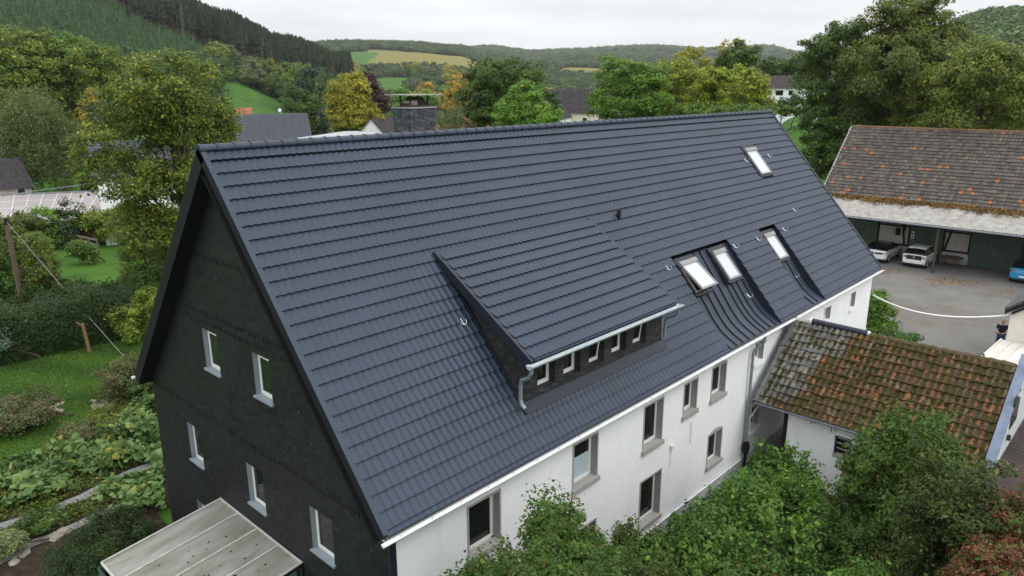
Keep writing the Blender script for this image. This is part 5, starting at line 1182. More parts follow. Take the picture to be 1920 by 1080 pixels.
# ------------------------------------------------------------------ vegetation
K = {}
K['ash'] = leafmat('ash_leaves', (0.028, 0.045, 0.010), (0.085, 0.110, 0.018), (0.18, 0.155, 0.02), 0.12)
K['poplar'] = leafmat('yellow_green_leaves', (0.040, 0.066, 0.013), (0.130, 0.165, 0.026), (0.28, 0.24, 0.03), 0.07)
K['birch'] = leafmat('birch_leaves', (0.062, 0.082, 0.030), (0.135, 0.160, 0.062), (0.16, 0.16, 0.06), 0.10)
K['yew'] = leafmat('yew_needles', (0.010, 0.022, 0.012), (0.028, 0.050, 0.022))
K['golden'] = leafmat('golden_leaves', (0.105, 0.098, 0.015), (0.28, 0.22, 0.022), (0.10, 0.12, 0.02), 0.25)
K['copper'] = leafmat('copper_leaves', (0.016, 0.008, 0.011), (0.040, 0.018, 0.024))
K['orange'] = leafmat('orange_leaves', (0.12, 0.085, 0.02), (0.34, 0.20, 0.03), (0.08, 0.09, 0.02), 0.25)
K['oak'] = leafmat('dark_green_leaves', (0.018, 0.038, 0.009), (0.068, 0.108, 0.020), (0.14, 0.14, 0.02), 0.05)
K['green'] = leafmat('mid_green_leaves', (0.030, 0.066, 0.011), (0.098, 0.165, 0.022), (0.20, 0.19, 0.03), 0.03)
K['yellowgreen'] = leafmat('yellowing_leaves', (0.066, 0.092, 0.012), (0.20, 0.24, 0.022), (0.34, 0.27, 0.03), 0.12)
K['olive'] = leafmat('olive_leaves', (0.030, 0.046, 0.011), (0.110, 0.130, 0.026), (0.20, 0.16, 0.03), 0.06)
K['rust'] = leafmat('rusty_leaves', (0.055, 0.022, 0.016), (0.17, 0.06, 0.035), (0.06, 0.09, 0.02), 0.22)
K['heather'] = leafmat('heather_sprigs', (0.040, 0.030, 0.018), (0.095, 0.070, 0.038), (0.05, 0.08, 0.03), 0.35)
K['hedge'] = leafmat('hedge_leaves', (0.012, 0.026, 0.009), (0.036, 0.060, 0.016), (0.08, 0.09, 0.02), 0.04)
K['boxhedge'] = leafmat('clipped_hedge_leaves', (0.04, 0.07, 0.015), (0.09, 0.13, 0.03))
K['willow'] = leafmat('grey_green_leaves', (0.050, 0.062, 0.034), (0.105, 0.120, 0.060))
K['blue'] = leafmat('blue_needles', (0.06, 0.10, 0.09), (0.14, 0.20, 0.18))
K['spruce'] = leafmat('spruce_needles', (0.026, 0.056, 0.024), (0.070, 0.122, 0.050), vary=0.35)
K['darkspruce'] = leafmat('dark_spruce_needles', (0.010, 0.020, 0.010), (0.030, 0.046, 0.020), vary=0.4)
K['deadspruce'] = leafmat('dead_spruce_twigs', (0.07, 0.05, 0.035), (0.13, 0.095, 0.065))
K['fresh'] = leafmat('fresh_green_leaves', (0.013, 0.034, 0.008), (0.064, 0.118, 0.018), (0.11, 0.14, 0.03), 0.06)
K['privet'] = leafmat('privet_leaves', (0.013, 0.030, 0.007), (0.055, 0.090, 0.017), (0.11, 0.05, 0.02), 0.03)
K['pumpkin'] = leafmat('pumpkin_leaves', (0.018, 0.046, 0.012), (0.125, 0.175, 0.070), (0.18, 0.17, 0.04), 0.06, vary=0.1)
K['litter'] = leafmat('fallen_leaves_mat', (0.05, 0.026, 0.012), (0.19, 0.085, 0.03), (0.16, 0.12, 0.04), 0.2, trans=0.1)
K['far'] = leafmat('far_wood_leaves', (0.022, 0.042, 0.016), (0.058, 0.088, 0.030), (0.14, 0.11, 0.03), 0.05, vary=0.45)

K['sgreen'] = leafmat('shrub_green_leaves', (0.012, 0.030, 0.007), (0.052, 0.092, 0.015), (0.09, 0.10, 0.02), 0.04)
K['solive'] = leafmat('shrub_olive_leaves', (0.014, 0.025, 0.007), (0.056, 0.075, 0.018), (0.11, 0.10, 0.03), 0.06)
def unit(a): return a/(np.linalg.norm(a, axis=-1, keepdims=True)+1e-9)
def leaf_geo(cen, nrm, size, rng, asp=0.62, fold=0.12):
    n = len(cen); t = unit(np.cross(nrm, rng.normal(size=(n, 3)))); b = np.cross(nrm, t)
    s = size[:, None]; f_ = nrm*s*fold
    v = np.stack([cen-t*s*0.5, cen+b*s*asp*0.5+t*s*0.04-f_, cen+t*s*0.5, cen-b*s*asp*0.5+t*s*0.04-f_], 1).reshape(-1, 3)
    f = np.arange(4*n).reshape(n, 4)
    return v, f
def crown_leaves(lobes, leaf, cover, rng, clump=None, kind='round', shell=0.45):
    """lobes: (cx,cy,cz,rx,ry,rz) ; returns leaf centres, normals, sizes, tints"""
    C, Nm, T, Sz = [], [], [], []
    for (cx, cy, cz, rx, ry, rz) in lobes:
        cr = clump if clump else 0.25*(rx+rz)/2+0.22
        area = 4*math.pi*((rx*ry)**1.6/3+(rx*rz)**1.6/3+(ry*rz)**1.6/3)**(1/1.6)
        nc = max(6, int(area/(cr*cr)*0.60)); nl = max(60, int(area*cover/(leaf*leaf*0.31))) if rx > 0.16 else int(10+area*1.0/(leaf*leaf*0.31))
        d = unit(rng.normal(size=(nc, 3))); rad = 1-shell*rng.random(nc)**1.5
        cc = np.array([cx, cy, cz])+d*np.array([rx, ry, rz])*rad[:, None]*(1+rng.normal(0, 0.10, (nc, 1)))
        w = rng.uniform(0.4, 1.6, nc); w /= w.sum(); k = rng.choice(nc, nl, p=w)
        crs = cr*rng.uniform(0.6, 1.35, nc); ct = rng.random(nc)
        dd = unit(rng.normal(size=(nl, 3))); q = rng.random(nl)**0.5
        if kind == 'weep':
            off = dd*crs[k][:, None]*q[:, None]*np.array([0.55, 0.55, 0.5]); dn_ = rng.random(nl)**1.3*cr*3.2; off[:, 2] -= dn_
            strand = np.floor(rng.random(nl)*9); off[:, 0] += np.sin(strand*2.4)*crs[k]*0.5; off[:, 1] += np.cos(strand*2.4)*crs[k]*0.5
        else: off = dd*crs[k][:, None]*q[:, None]*np.array([1, 1, 0.62])
        p = cc[k]+off
        nr = unit(unit(off)*0.55+d[k]*0.45+np.array([0, 0, 0.55])+rng.normal(0, 0.45, (nl, 3)))
        C.append(p); Nm.append(nr); Sz.append(leaf*np.clip(rng.lognormal(-0.05, 0.33, nl), 0.4, 2.0))
        T.append(np.stack([rng.random(nl), ct[k], rng.random(nl), np.ones(nl)], -1))
    return map(np.concatenate, (C, Nm, Sz, T))
def crown_mesh(name, lobes, leaf, cover, m, seed, kind='round', clump=None, base=None, asp=0.62, shell=0.45):
    rng = np.random.default_rng(seed)
    c, nr, sz, tt = crown_leaves(lobes, leaf, cover, rng, clump, kind, shell)
    if base is not None: keepm = c[:, 2] > base; c, nr, sz, tt = c[keepm], nr[keepm], sz[keepm], tt[keepm]
    v, f = leaf_geo(c, nr, sz, rng, asp)
    return np_mesh(name, v, f, m, col=np.repeat(tt, 4, 0))
def limb_mb(mb, base, lobes, rt, rng, n=3, cz0=None):
    zt = max(l[2] for l in lobes); b = np.array(base, float)
    cx = np.mean([l[0] for l in lobes]); cy = np.mean([l[1] for l in lobes]); zm = b[2]+(zt-b[2])*0.95
    pts = [b, b+np.array([(cx-b[0])*0.15, (cy-b[1])*0.15, (zm-b[2])*0.35]), b+np.array([(cx-b[0])*0.6, (cy-b[1])*0.6, (zm-b[2])*0.7]), np.array([cx, cy, zm])]
    mb.tube(pts, [rt, rt*0.75, rt*0.45, rt*0.12], 9)
    for l in lobes:
        for k in range(n):
            d = unit(rng.normal(size=3)); e = np.array(l[:3])+d*np.array(l[3:])*0.75
            z0 = min(e[2]-0.15*(zt-b[2]), b[2]+(e[2]-b[2])*rng.uniform(0.45, 0.75)); z0 = max(z0, b[2]+0.15*(zt-b[2])); u = np.clip((z0-b[2])/(zm-b[2]+1e-6), 0, 0.95)
            s0 = pts[0]*(1-u)+pts[3]*u if u < 0 else np.array([np.interp(u, [0, .35, .7, 1], [p[i] for p in pts]) for i in range(3)])
            mid = (s0+e)/2+rng.normal(0, 0.06, 3)*np.linalg.norm(e-s0)+np.array([0, 0, 0.05*np.linalg.norm(e-s0)])
            r0 = rt*(1-u)*0.45+0.02
            mb.tube([s0, mid, e], [r0, r0*0.6, r0*0.2], 5)
SEED = [100]
def lobes_px(lobes, r, jit=0.12):
    out = []; rng = np.random.default_rng(int(r*7)+len(lobes))
    for i, (px, py, w_, h_) in enumerate(lobes):
        rr_ = r+(rng.uniform(-1, 1) if i else 0)*jit*w_/F_PX*r*2
        x, y = atr(px, rr_)
        # the photo column leans with height: use the true ray
        q = ray(px, py); q = q/math.hypot(q[0], q[1]); p = CAM+q*rr_; sc_ = np.linalg.norm(p-CAM)/F_PX
        out.append((p[0], p[1], p[2], w_*sc_/2, w_*sc_/2, h_*sc_/2))
    return out
def tree(name, label, r, bpx, lobes, kind, cover=1.5, leaf=None, style='round', bark=None, trunk=None, group=None, cat='tree', clump=None, z0=None, n_limb=3, shell=0.45):
    SEED[0] += 1; rng = np.random.default_rng(SEED[0])
    L3 = lobes_px(lobes, r); bx, by = atr(bpx, r); bz = float(terrain(bx, by)) if z0 is None else z0
    if bz > GZ-0.5 and r < 105: bz = GZ
    t = thing(name, label, cat, (bx, by, bz), 0, group)
    ht = max(l[2]+l[5] for l in L3)-bz
    lf = leaf or max(0.11, 2.1*r/733.0)
    Lr = [(a-bx, b-by, c-bz, d, e, f_) for a, b, c, d, e, f_ in L3]
    mb = MB(); limb_mb(mb, (0, 0, -0.3), Lr, trunk or ht*0.022, rng, n_limb); mb.build('trunk', bark or M_bark, t, local=True, smooth=True)
    put('crown', crown_mesh('crown', Lr, lf*(0.95 if style == 'weep' else 1), cover, K[kind], SEED[0], style, clump, base=0.15, asp=0.35 if style == 'weep' else 0.62, shell=shell), t)
    return t
def rpx(px, py): p = atz(px, py, GZ); return math.hypot(p[0]-CAM[0], p[1]-CAM[1])

tree('ash_tree', 'large yellowing ash tree standing left of the slate gable', 44, 345, [(325,165,190,115),(262,200,130,110),(392,225,90,110),(335,225,190,110),(190,275,90,90),(240,330,130,110),(330,330,150,110),(395,290,90,80),(272,430,104,100),(335,410,120,130)], 'ash', cover=0.95, leaf=0.15, bark=M_bark, trunk=0.28, shell=0.6, clump=0.75)
tree('weeping_birch', 'pale green weeping birch in the garden at the far left', 104, 100, [(65,200,95,85),(35,245,90,90),(95,245,85,100),(65,270,115,90)], 'birch', style='weep', bark=M_barkb, cover=1.7)
for i, (b, lb, tx) in enumerate([(15, [(15,110,95,85),(5,170,100,130)], 'leftmost tall yellow green tree behind the weeping birch'), (75, [(72,112,85,85),(75,175,95,120)], 'tall yellow green tree right above the weeping birch'),
        (130, [(128,118,85,80),(140,190,95,130)], 'tall yellow green tree just right of the weeping birch top'), (185, [(180,128,75,80),(188,200,85,130)], 'tall yellow green tree left of the large ash tree'), (228, [(224,146,55,80),(230,210,65,110)], 'slender yellow green tree touching the large ash tree crown')]):
    tree('alder_tree', tx, 135+4*(i % 3), b, lb, 'poplar' if i != 2 else 'green', cover=1.7, group='tall trees in the row behind the weeping birch')
tree('yew_tree', 'very dark round yew between the birch and the ash', 98, 207, [(207,232,58,80),(212,262,50,70)], 'yew')
tree('garden_tree', 'small brownish tree beside the dark yew', 101, 176, [(176,222,36,80)], 'orange', cover=1.2)
tree('garden_tree', 'round dark green tree right of the plain grey tile roof', 100, 565, [(568,212,70,72),(560,238,62,60),(585,235,50,60)], 'oak', cover=1.8)
tree('cypress_tree', 'thin pointed cypress right of the round dark tree', 96, 606, [(606,230,11,30),(606,243,15,30)], 'yew', cover=2.5)
tree('linden_tree', 'golden autumn tree behind the ridge left of the chimney', 108, 658, [(655,172,72,68),(640,208,60,60),(675,205,62,75),(655,225,80,45)], 'golden', cover=1.8)
tree('copper_beech', 'dark purple copper beech between the golden tree and chimney', 124, 700, [(690,165,48,60),(705,200,50,75)], 'copper', cover=1.8)
tree('garden_tree', 'small autumn orange tree left of the large dark maple', 108, 856, [(863,165,38,48),(850,192,44,50)], 'orange', cover=1.6)
tree('maple_tree', 'large dark green maple behind the middle of the ridge', 88, 945, [(925,150,95,75),(975,155,100,85),(905,188,80,85),(950,205,130,75),(1020,205,60,80)], 'oak', cover=1.8)
tree('maple_tree', 'smaller lighter green maple in front of the large dark maple', 74, 985, [(985,183,62,60),(970,215,95,55),(1012,218,70,50)], 'green', cover=1.7)
tree('willow_tree', 'small grey green willow right of the slate chimney', 80, 848, [(848,210,40,40),(842,228,52,45)], 'willow', style='weep', bark=M_barkb)
tree('maple_tree', 'broad rounded fresh green tree right of the cream house', 92, 1180, [(1180,145,105,75),(1165,190,115,85),(1215,175,75,100)], 'green', cover=1.9)
tree('linden_tree', 'yellow green tree right of the broad rounded tree', 102, 1268, [(1268,155,90,90),(1250,195,90,60)], 'yellowgreen', cover=1.8)
tree('linden_tree', 'yellow topped tree rising between the green crowns', 118, 1300, [(1298,130,62,72)], 'golden', cover=1.5)
tree('maple_tree', 'tall green tree with pale bare top above the yellow trees', 130, 1385, [(1385,108,72,52),(1365,135,60,60)], 'oak', cover=1.8)
tree('birch_tree', 'pale bare twiggy tree top behind the tall green tree', 140, 1378, [(1375,88,50,30)], 'orange', cover=0.35)
tree('linden_tree', 'light yellow green tree behind the right third of the ridge', 98, 1335, [(1330,180,85,85),(1350,150,50,50)], 'yellowgreen', cover=1.7)
tree('linden_tree', 'half yellow tree left of the white house with brown roof', 104, 1410, [(1400,168,74,85),(1425,195,50,70)], 'yellowgreen', cover=1.6)
tree('bush', 'dark bushes right behind the far end of the ridge', 92, 1370, [(1300,212,90,28),(1370,212,120,26),(1430,212,40,26)], 'green', cat='bush', n_limb=1)
tree('maple_tree', 'dark trees behind the white house with brown roof', 235, 1465, [(1450,126,55,30),(1500,124,70,34)], 'oak', cover=1.9)
tree('bush', 'dark hedge like bushes below the white house with brown roof', 150, 1490, [(1466,203,40,26),(1498,200,50,28),(1530,206,50,34)], 'oak', cat='bush', n_limb=1)
tree('bush', 'dark conical shrub beside the white house with brown roof', 150, 1470, [(1468,196,22,30)], 'yew', cat='bush', n_limb=1)
tree('oak_tree', 'tall dark oak left of the barn with drooping lower branches', 84, 1590, [(1540,100,76,60),(1585,80,90,70),(1565,160,130,100),(1550,225,84,80),(1605,215,130,130),(1560,285,110,90),(1600,330,110,90)], 'oak', cover=1.6, trunk=0.4)
tree('oak_tree', 'tallest airy oak rising above the barn into the sky', 82, 1700, [(1700,20,110,60),(1660,60,90,70),(1750,55,100,90),(1690,125,190,110),(1770,135,130,110),(1700,205,190,90)], 'olive', cover=1.25, trunk=0.45, shell=0.55)
tree('oak_tree', 'broad yellow tinged oak above the right part of the barn', 74, 1840, [(1800,150,110,90),(1860,125,110,80),(1910,170,110,110),(1830,205,170,80)], 'olive', cover=1.4, trunk=0.4, shell=0.5)
tree('oak_tree', 'olive green oak filling the gap behind the barn ridge', 96, 1650, [(1640,160,110,110),(1740,190,150,110),(1850,215,170,90)], 'oak', cover=1.4, trunk=0.4)
# bushes and small trees of the garden on the left
def bush(label, px, py, lobes, kind, cover=1.5, leaf=None, name='bush', style='round', group=None, clump=None):
    r = rpx(px, py); return tree(name, label, r, px, lobes, kind, cover, leaf or max(0.07, 1.9*r/733), style, cat='bush', n_limb=2, trunk=0.06, group=group, clump=clump)
bush('leafy green bushes in front of the left end of the greenhouse', 30, 468, [(25,432,100,55),(5,455,70,60)], 'olive')
bush('upright green bush in front of the greenhouse', 95, 462, [(90,420,50,60),(95,448,60,40)], 'green')
bush('dark upright conifer bush before the greenhouse front edge', 135, 462, [(133,412,42,60),(138,440,50,50)], 'hedge')
bush('loose yellow green bush at the right end of the greenhouse', 205, 458, [(195,408,70,45),(235,400,60,50),(215,430,60,50)], 'poplar')
bush('reddish brown bush between fence and greenhouse', 178, 456, [(175,432,48,34),(150,440,40,30)], 'rust', cover=1.2)
tree('apple_tree', 'small dark fruit tree on the little back lawn', rpx(150, 496), 148, [(150,465,46,26),(165,478,34,26)], 'oak', cat='tree', leaf=0.16, trunk=0.08)
bush('brown tangled bush right of the wooden pole', 95, 570, [(72,508,64,48),(92,540,70,40)], 'olive', cover=1.2)
bush('dark tangled bush left of the wooden pole', 0, 570, [(5,480,70,60),(10,530,80,60)], 'oak', cover=1.2)
bush('yellow flecked bush behind the wooden pole', 60, 560, [(50,465,70,50),(65,495,60,40)], 'poplar', cover=1.1)
bush('tall dense shrub left of the ash tree trunk', 235, 575, [(258,430,76,90),(262,500,66,90),(278,550,76,70)], 'olive')
bush('dark green shrub between ash tree and slate gable', 320, 590, [(320,440,90,90),(300,510,100,100),(290,570,100,70)], 'oak')
bush('light green bush at the right end of the dark hedge', 262, 640, [(255,600,70,60),(285,570,60,60)], 'poplar', cover=1.2)
bush('low brown green shrub beside the slate gable corner', 240, 745, [(238,705,80,60),(255,735,60,50)], 'heather', leaf=0.09)
bush('heather bed mound on the lawn', 45, 800, [(35,765,96,34),(15,778,76,32),(64,774,46,26)], 'heather', leaf=0.09, cover=1.6)
bush('spindly brown shrub beside the pumpkin patch', 150, 835, [(150,805,60,34),(180,815,70,34)], 'heather', cover=0.6, leaf=0.08)
bush('dark green bush against the lower corner of the gable', 275, 760, [(272,735,50,50),(285,765,45,50)], 'privet', leaf=0.10)
bush('dark feathery shrub left of the porch roof', 210, 1040, [(215,1000,110,60),(170,1035,110,70),(250,1030,80,60)], 'hedge', leaf=0.06, cover=1.5)
bush('low green shrub left of the feathery shrub', 60, 1000, [(60,985,70,22),(100,995,50,24)], 'privet', leaf=0.08, cover=1.3)
bush('grey green sage clump at the lower left corner', 10, 1040, [(5,1020,60,34)], 'willow', leaf=0.08)
bush('bright green grassy tuft beside the pumpkin patch', 275, 935, [(265,925,50,30),(110,965,60,16)], 'fresh', leaf=0.10, cover=1.2)
bush('blue spruce branches at the left edge', -10, 690, [(-22,640,44,90)], 'blue', leaf=0.12, cover=1.2)
tree('bush', 'round green bush by the far corner of the farmhouse', math.hypot(33.5-CAM[0], -5.2-CAM[1]), 1650, [(1648,588,52,56),(1640,560,40,30),(1655,610,50,30)], 'green', leaf=0.12, cat='bush', trunk=0.05)
tree('bush', 'low bright green bush on the yard edge', math.hypot(32-CAM[0], -6.4-CAM[1]), 1690, [(1688,628,56,26)], 'fresh', leaf=0.11, cat='bush', trunk=0.04)
# hedges
def hedge(label, p0, p1, dep, ht, kind, leaf, cover=3.0, seed=1, rough_=0.22):
    rng = np.random.default_rng(seed); p0 = np.array(p0[:2]); p1 = np.array(p1[:2]); d = p1-p0; ln = np.linalg.norm(d); d /= ln; nn_ = np.array([-d[1], d[0]])
    t = thing('hedge', label, 'hedge', (p0[0], p0[1], GZ)); n_ = int((ln*(2*ht+dep)+2*dep*ht)*cover/(leaf*leaf*0.31))
    u = rng.random(n_)*ln; w_ = rng.random(n_); face = rng.random(n_); tot = 2*ht+dep
    y = np.where(face < ht/tot, 0, np.where(face < 2*ht/tot, dep, rng.random(n_)*dep)); z = np.where(face < 2*ht/tot, w_**0.9*ht, ht)
    hump = rough_*(np.sin(u*1.3)+np.sin(u*2.9+2)+0.7*np.sin(u*5.1+y*2)); z = z*(1+hump*0.25)
    c = np.stack([d[0]*u+nn_[0]*y, d[1]*u+nn_[1]*y, z], -1)+rng.normal(0, rough_*0.7, (n_, 3))*np.array([1, 1, 0.8]); c[:, 2] = np.abs(c[:, 2])
    nr = unit(np.stack([nn_[0]*(y-dep/2), nn_[1]*(y-dep/2), z-ht*0.4], -1)+rng.normal(0, 0.6, (n_, 3)))
    cl = (np.sin(u*2.1+z*3)+np.sin(u*5.3-z*2+y))*0.25+0.5+rng.normal(0, 0.1, n_)
    tt = np.stack([rng.random(n_), np.clip(cl, 0, 1), rng.random(n_), np.ones(n_)], -1)
    v, f = leaf_geo(c, nr, leaf*rng.uniform(0.6, 1.4, n_), rng); put('foliage', np_mesh('foliage', v, f, K[kind], col=np.repeat(tt, 4, 0)), t)
    mb = MB(); 
    for s_ in np.linspace(0.3, ln-0.3, max(3, int(ln/1.2))):
        b = d*s_+nn_*dep/2; mb.tube([(b[0], b[1], 0), (b[0], b[1], ht*0.7)], [0.06, 0.03], 5)
    mb.build('stem', M_bark, t, local=True)
hedge('long dark overgrown hedge behind the lawn', atz(-80, 705, GZ), atz(262, 628, GZ), 3.0, 2.5, 'hedge', 0.115, cover=2.2, rough_=0.32)
hedge('low clipped hedge in front of the half timbered cottage', atr(8, 93), atr(112, 93), 1.2, 1.5, 'boxhedge', 0.22, seed=2, rough_=0.06)
hedge('tall square clipped hedge block right of the birch trunk', atr(80, 100), atr(104, 100), 2.0, 3.0, 'boxhedge', 0.24, seed=3, rough_=0.06)
hedge('dark hedge at the edge of the far left lawn', atr(120, 108), atr(175, 106), 1.5, 2.2, 'hedge', 0.24, seed=4, rough_=0.2)
hedge('dark hedge below the copper beech', atr(660, 92), atr(710, 96), 2.0, 2.6, 'oak', 0.24, seed=6, rough_=0.25)

# tall shrubbery between camera and white wall
def shrub(label, x, y, top, rad, kind, leaf=0.085, cover=1.7, name='shrub', style='round', shoots=0, bot=0.25, clump=None):
    SEED[0] += 1; kind = {'green': 'sgreen', 'olive': 'solive'}.get(kind, kind); top -= 0.35; rng = np.random.default_rng(SEED[0]); ht = top-GZ; t = thing(name, label, 'shrub', (x, y, GZ))
    lo = [(0, 0, ht-rad*0.85, rad*0.75, rad*0.75, rad*0.85)]
    for k in range(6):
        a = k*math.pi/3+rng.uniform(-.4, .4); q = rad*rng.uniform(0.45, 0.7); z = ht*rng.uniform(0.42, 0.72)
        lo.append((q*math.cos(a), q*math.sin(a), z, rad*rng.uniform(.45, .65), rad*rng.uniform(.45, .65), rad*rng.uniform(.5, .8)))
    for k in range(4):
        a = k*math.pi/2+rng.uniform(-.4, .4); lo.append((rad*0.6*math.cos(a), rad*0.6*math.sin(a), ht*0.25, rad*0.6, rad*0.6, rad*0.7))
    for k in range(shoots):
        a = rng.uniform(0, 6.28); q = rad*rng.uniform(0.1, 0.8); zz = ht*rng.uniform(0.82, 1.0)+rad*0.10
        for j_ in range(4): lo.append((q*math.cos(a)+rng.normal(0, .03), q*math.sin(a)+rng.normal(0, .03), zz+rad*(0.16*j_-0.2), rad*(0.09-0.018*j_), rad*(0.09-0.018*j_), rad*0.10))
    mb = MB()
    for k in range(5):
        a = rng.uniform(0, 6.28); mb.tube([(0.1*math.cos(a), 0.1*math.sin(a), -0.1), (rad*0.3*math.cos(a), rad*0.3*math.sin(a), ht*0.5), (rad*0.45*math.cos(a), rad*0.45*math.sin(a), ht*0.86)], [0.06, 0.04, 0.01], 5)
    for l in lo[11::4]: mb.tube([(l[0]*0.5, l[1]*0.5, l[2]-ht*0.4), (l[0], l[1], l[2]+l[5])], [0.02, 0.005], 4)
    mb.build('stem', M_bark, t, local=True)
    put('foliage', crown_mesh('foliage', lo, leaf, cover, K[kind], SEED[0], style, clump or rad*0.20, base=0.1, shell=0.5), t)
    return t
SH = [('berried privet shrub rising between the first and second upper wall windows', 1045, 938, -8.3, 1.35, 'privet', .075, 7),
 ('thin olive shrub crossing the sill of the nearest white wall window', 925, 1025, -8.7, 1.1, 'olive', .07, 6),
 ('green shrub hiding the lowest window beneath the frosted window', 1120, 990, -8.4, 1.25, 'green', .075, 5),
 ('leggy olive shrub with upright shoots left of the lower grey framed window', 1195, 985, -8.2, 0.95, 'olive', .07, 6),
 ('olive shrub below the lower grey framed window', 1265, 990, -8.9, 1.3, 'olive', .075, 4),
 ('green shrub at the wall foot left of the rain downpipe', 1335, 930, -8.5, 1.15, 'green', .09, 5),
 ('fresh green shrub just below the rain downpipe', 1405, 872, -8.8, 1.25, 'fresh', .11, 5),
 ('light green leggy shrub in front of the shed passage', 1472, 838, -8.7, 1.1, 'fresh', .12, 9),
 ('bright leaved shrub before the white shed wall', 1502, 898, -9.8, 1.2, 'fresh', .11, 6),
 ('very dark ivy mound against the shed wall right of its window', 1640, 850, -10.2, 0.8, 'yew', .08, 0),
 ('dense yellow green tree like shrub over the shed eaves', 1738, 752, -12.4, 1.6, 'privet', .09, 6),
 ('green shrub left under the tree like shrub by the shed', 1695, 892, -11.9, 1.0, 'olive', .085, 4),
 ('olive shrub covering the foot of the blue white coping', 1835, 842, -13.9, 1.5, 'olive', .08, 4),
 ('reddish autumn shrub at the right edge', 1900, 900, -14.5, 1.15, 'rust', .07, 4),
 ('second lower reddish shrub in the bottom right corner', 1885, 985, -14.7, 1.0, 'rust', .07, 3),
 ('low privet in front of the berried shrub', 985, 1015, -9.6, 1.4, 'privet', .07, 5),
 ('small leaved green shrub at the bottom edge left of the olive shrubs', 1090, 1035, -9.9, 1.4, 'green', .07, 4),
 ('bottom edge olive shrub below the lower grey framed window', 1215, 1045, -10.2, 1.4, 'olive', .07, 4),
 ('fresh green shrub in the lower centre of the shrubbery', 1330, 985, -10.2, 1.5, 'fresh', .10, 5),
 ('yellow tipped shrub in the middle of the shrubbery', 1425, 915, -10.3, 1.6, 'fresh', .10, 7),
 ('mid green shrub below the shed window', 1545, 968, -11.2, 1.3, 'green', .09, 4),
 ('blue green shrub deep in the shrubbery', 1640, 985, -12.2, 1.4, 'privet', .085, 4),
 ('olive shrub left of the reddish shrub', 1755, 935, -13.2, 1.5, 'olive', .08, 4),
 ('bottom edge green shrub right of centre', 1440, 1040, -11.4, 1.4, 'privet', .075, 4),
 ('bottom edge leafy shrub under the blue green shrub', 1590, 1050, -12.4, 1.3, 'fresh', .09, 4),
 ('bottom edge olive shrub left of the corner', 1730, 1050, -13.3, 1.2, 'olive', .07, 4),
 ('mixed green shrub filling the bottom right corner', 1870, 1030, -14.4, 1.1, 'privet', .07, 4),
 ('pale green sapling at the bottom edge beside the slate corner', 850, 1045, -8.6, 0.6, 'fresh', .08, 3)]
for lb, px_, py_, yy_, rad, kd, lf, sh_ in SH:
    r_ = ray(px_, py_); p_ = CAM+r_*(yy_-CAM[1])/r_[1]
    shrub(lb, float(p_[0]), yy_, float(p_[2]), rad, kd, leaf=lf, shoots=sh_)
# ground cover under the shrubs
def scatter_leaves(name, label, pts, kind, leaf, seed, nz_=0.6, kind_='stuff', hexa=False):
    rng = np.random.default_rng(seed); n = len(pts); nr = unit(np.array([0, 0, 1])+rng.normal(0, nz_, (n, 3)))
    tt = np.stack([rng.random(n), np.clip(0.5+0.35*np.sin(pts[:, 0]*1.9+pts[:, 1]*1.1)+rng.normal(0, .15, n), 0, 1), rng.random(n), np.ones(n)], -1); sz = leaf*rng.uniform(0.6, 1.4, n)
    if not hexa: v, f = leaf_geo(pts, nr, sz, rng, 0.75); col = np.repeat(tt, 4, 0)
    else:
        t = unit(np.cross(nr, rng.normal(size=(n, 3)))); b = np.cross(nr, t); s = sz[:, None]
        v = np.stack([pts-t*s*0.28, pts-t*s*0.42+b*s*0.36-nr*s*.12, pts+t*s*0.12+b*s*0.50-nr*s*.18, pts+t*s*0.55-nr*s*.10, pts+t*s*0.12-b*s*0.50-nr*s*.18, pts-t*s*0.42-b*s*0.36-nr*s*.12], 1).reshape(-1, 3)
        i = np.arange(n)[:, None]*6; f = np.concatenate([i+np.array([[0, 3, 2, 1]]), i+np.array([[0, 5, 4, 3]])]); col = np.repeat(tt, 6, 0)
    return tag(put(name, np_mesh(name, v, f, K[kind], col=col)), label, kind=kind_)
rng = np.random.default_rng(55)
n = 60000; P = np.stack([rng.uniform(0.4, 15.6, n), rng.uniform(-17, -7.0, n), GZ+np.abs(rng.normal(0, 0.35, n))], -1)
scatter_leaves('ground_cover', 'leafy undergrowth below the shrubs', P, 'olive', 0.10, 1)
def poly_pts(poly, n, rng):
    poly = np.array([atz(a, b, GZ)[:2] for a, b in poly]); lo, hi = poly.min(0), poly.max(0); out = []
    while sum(map(len, out)) < n:
        q = rng.uniform(lo, hi, (n, 2)); ins = np.zeros(n, bool); j = len(poly)-1
        for i in range(len(poly)):
            c = ((poly[i, 1] > q[:, 1]) != (poly[j, 1] > q[:, 1])) & (q[:, 0] < (poly[j, 0]-poly[i, 0])*(q[:, 1]-poly[i, 1])/(poly[j, 1]-poly[i, 1]+1e-12)+poly[i, 0]); ins ^= c; j = i
        out.append(q[ins])
    return np.concatenate(out)[:n]
A1 = poly_pts([(-30, 885), (40, 872), (110, 852), (190, 815), (255, 770), (300, 750), (306, 880), (240, 882), (180, 905), (110, 938), (30, 960), (-30, 965)], 4200, rng)
A2 = poly_pts([(165, 955), (215, 915), (305, 885), (310, 965), (235, 968)], 900, rng)
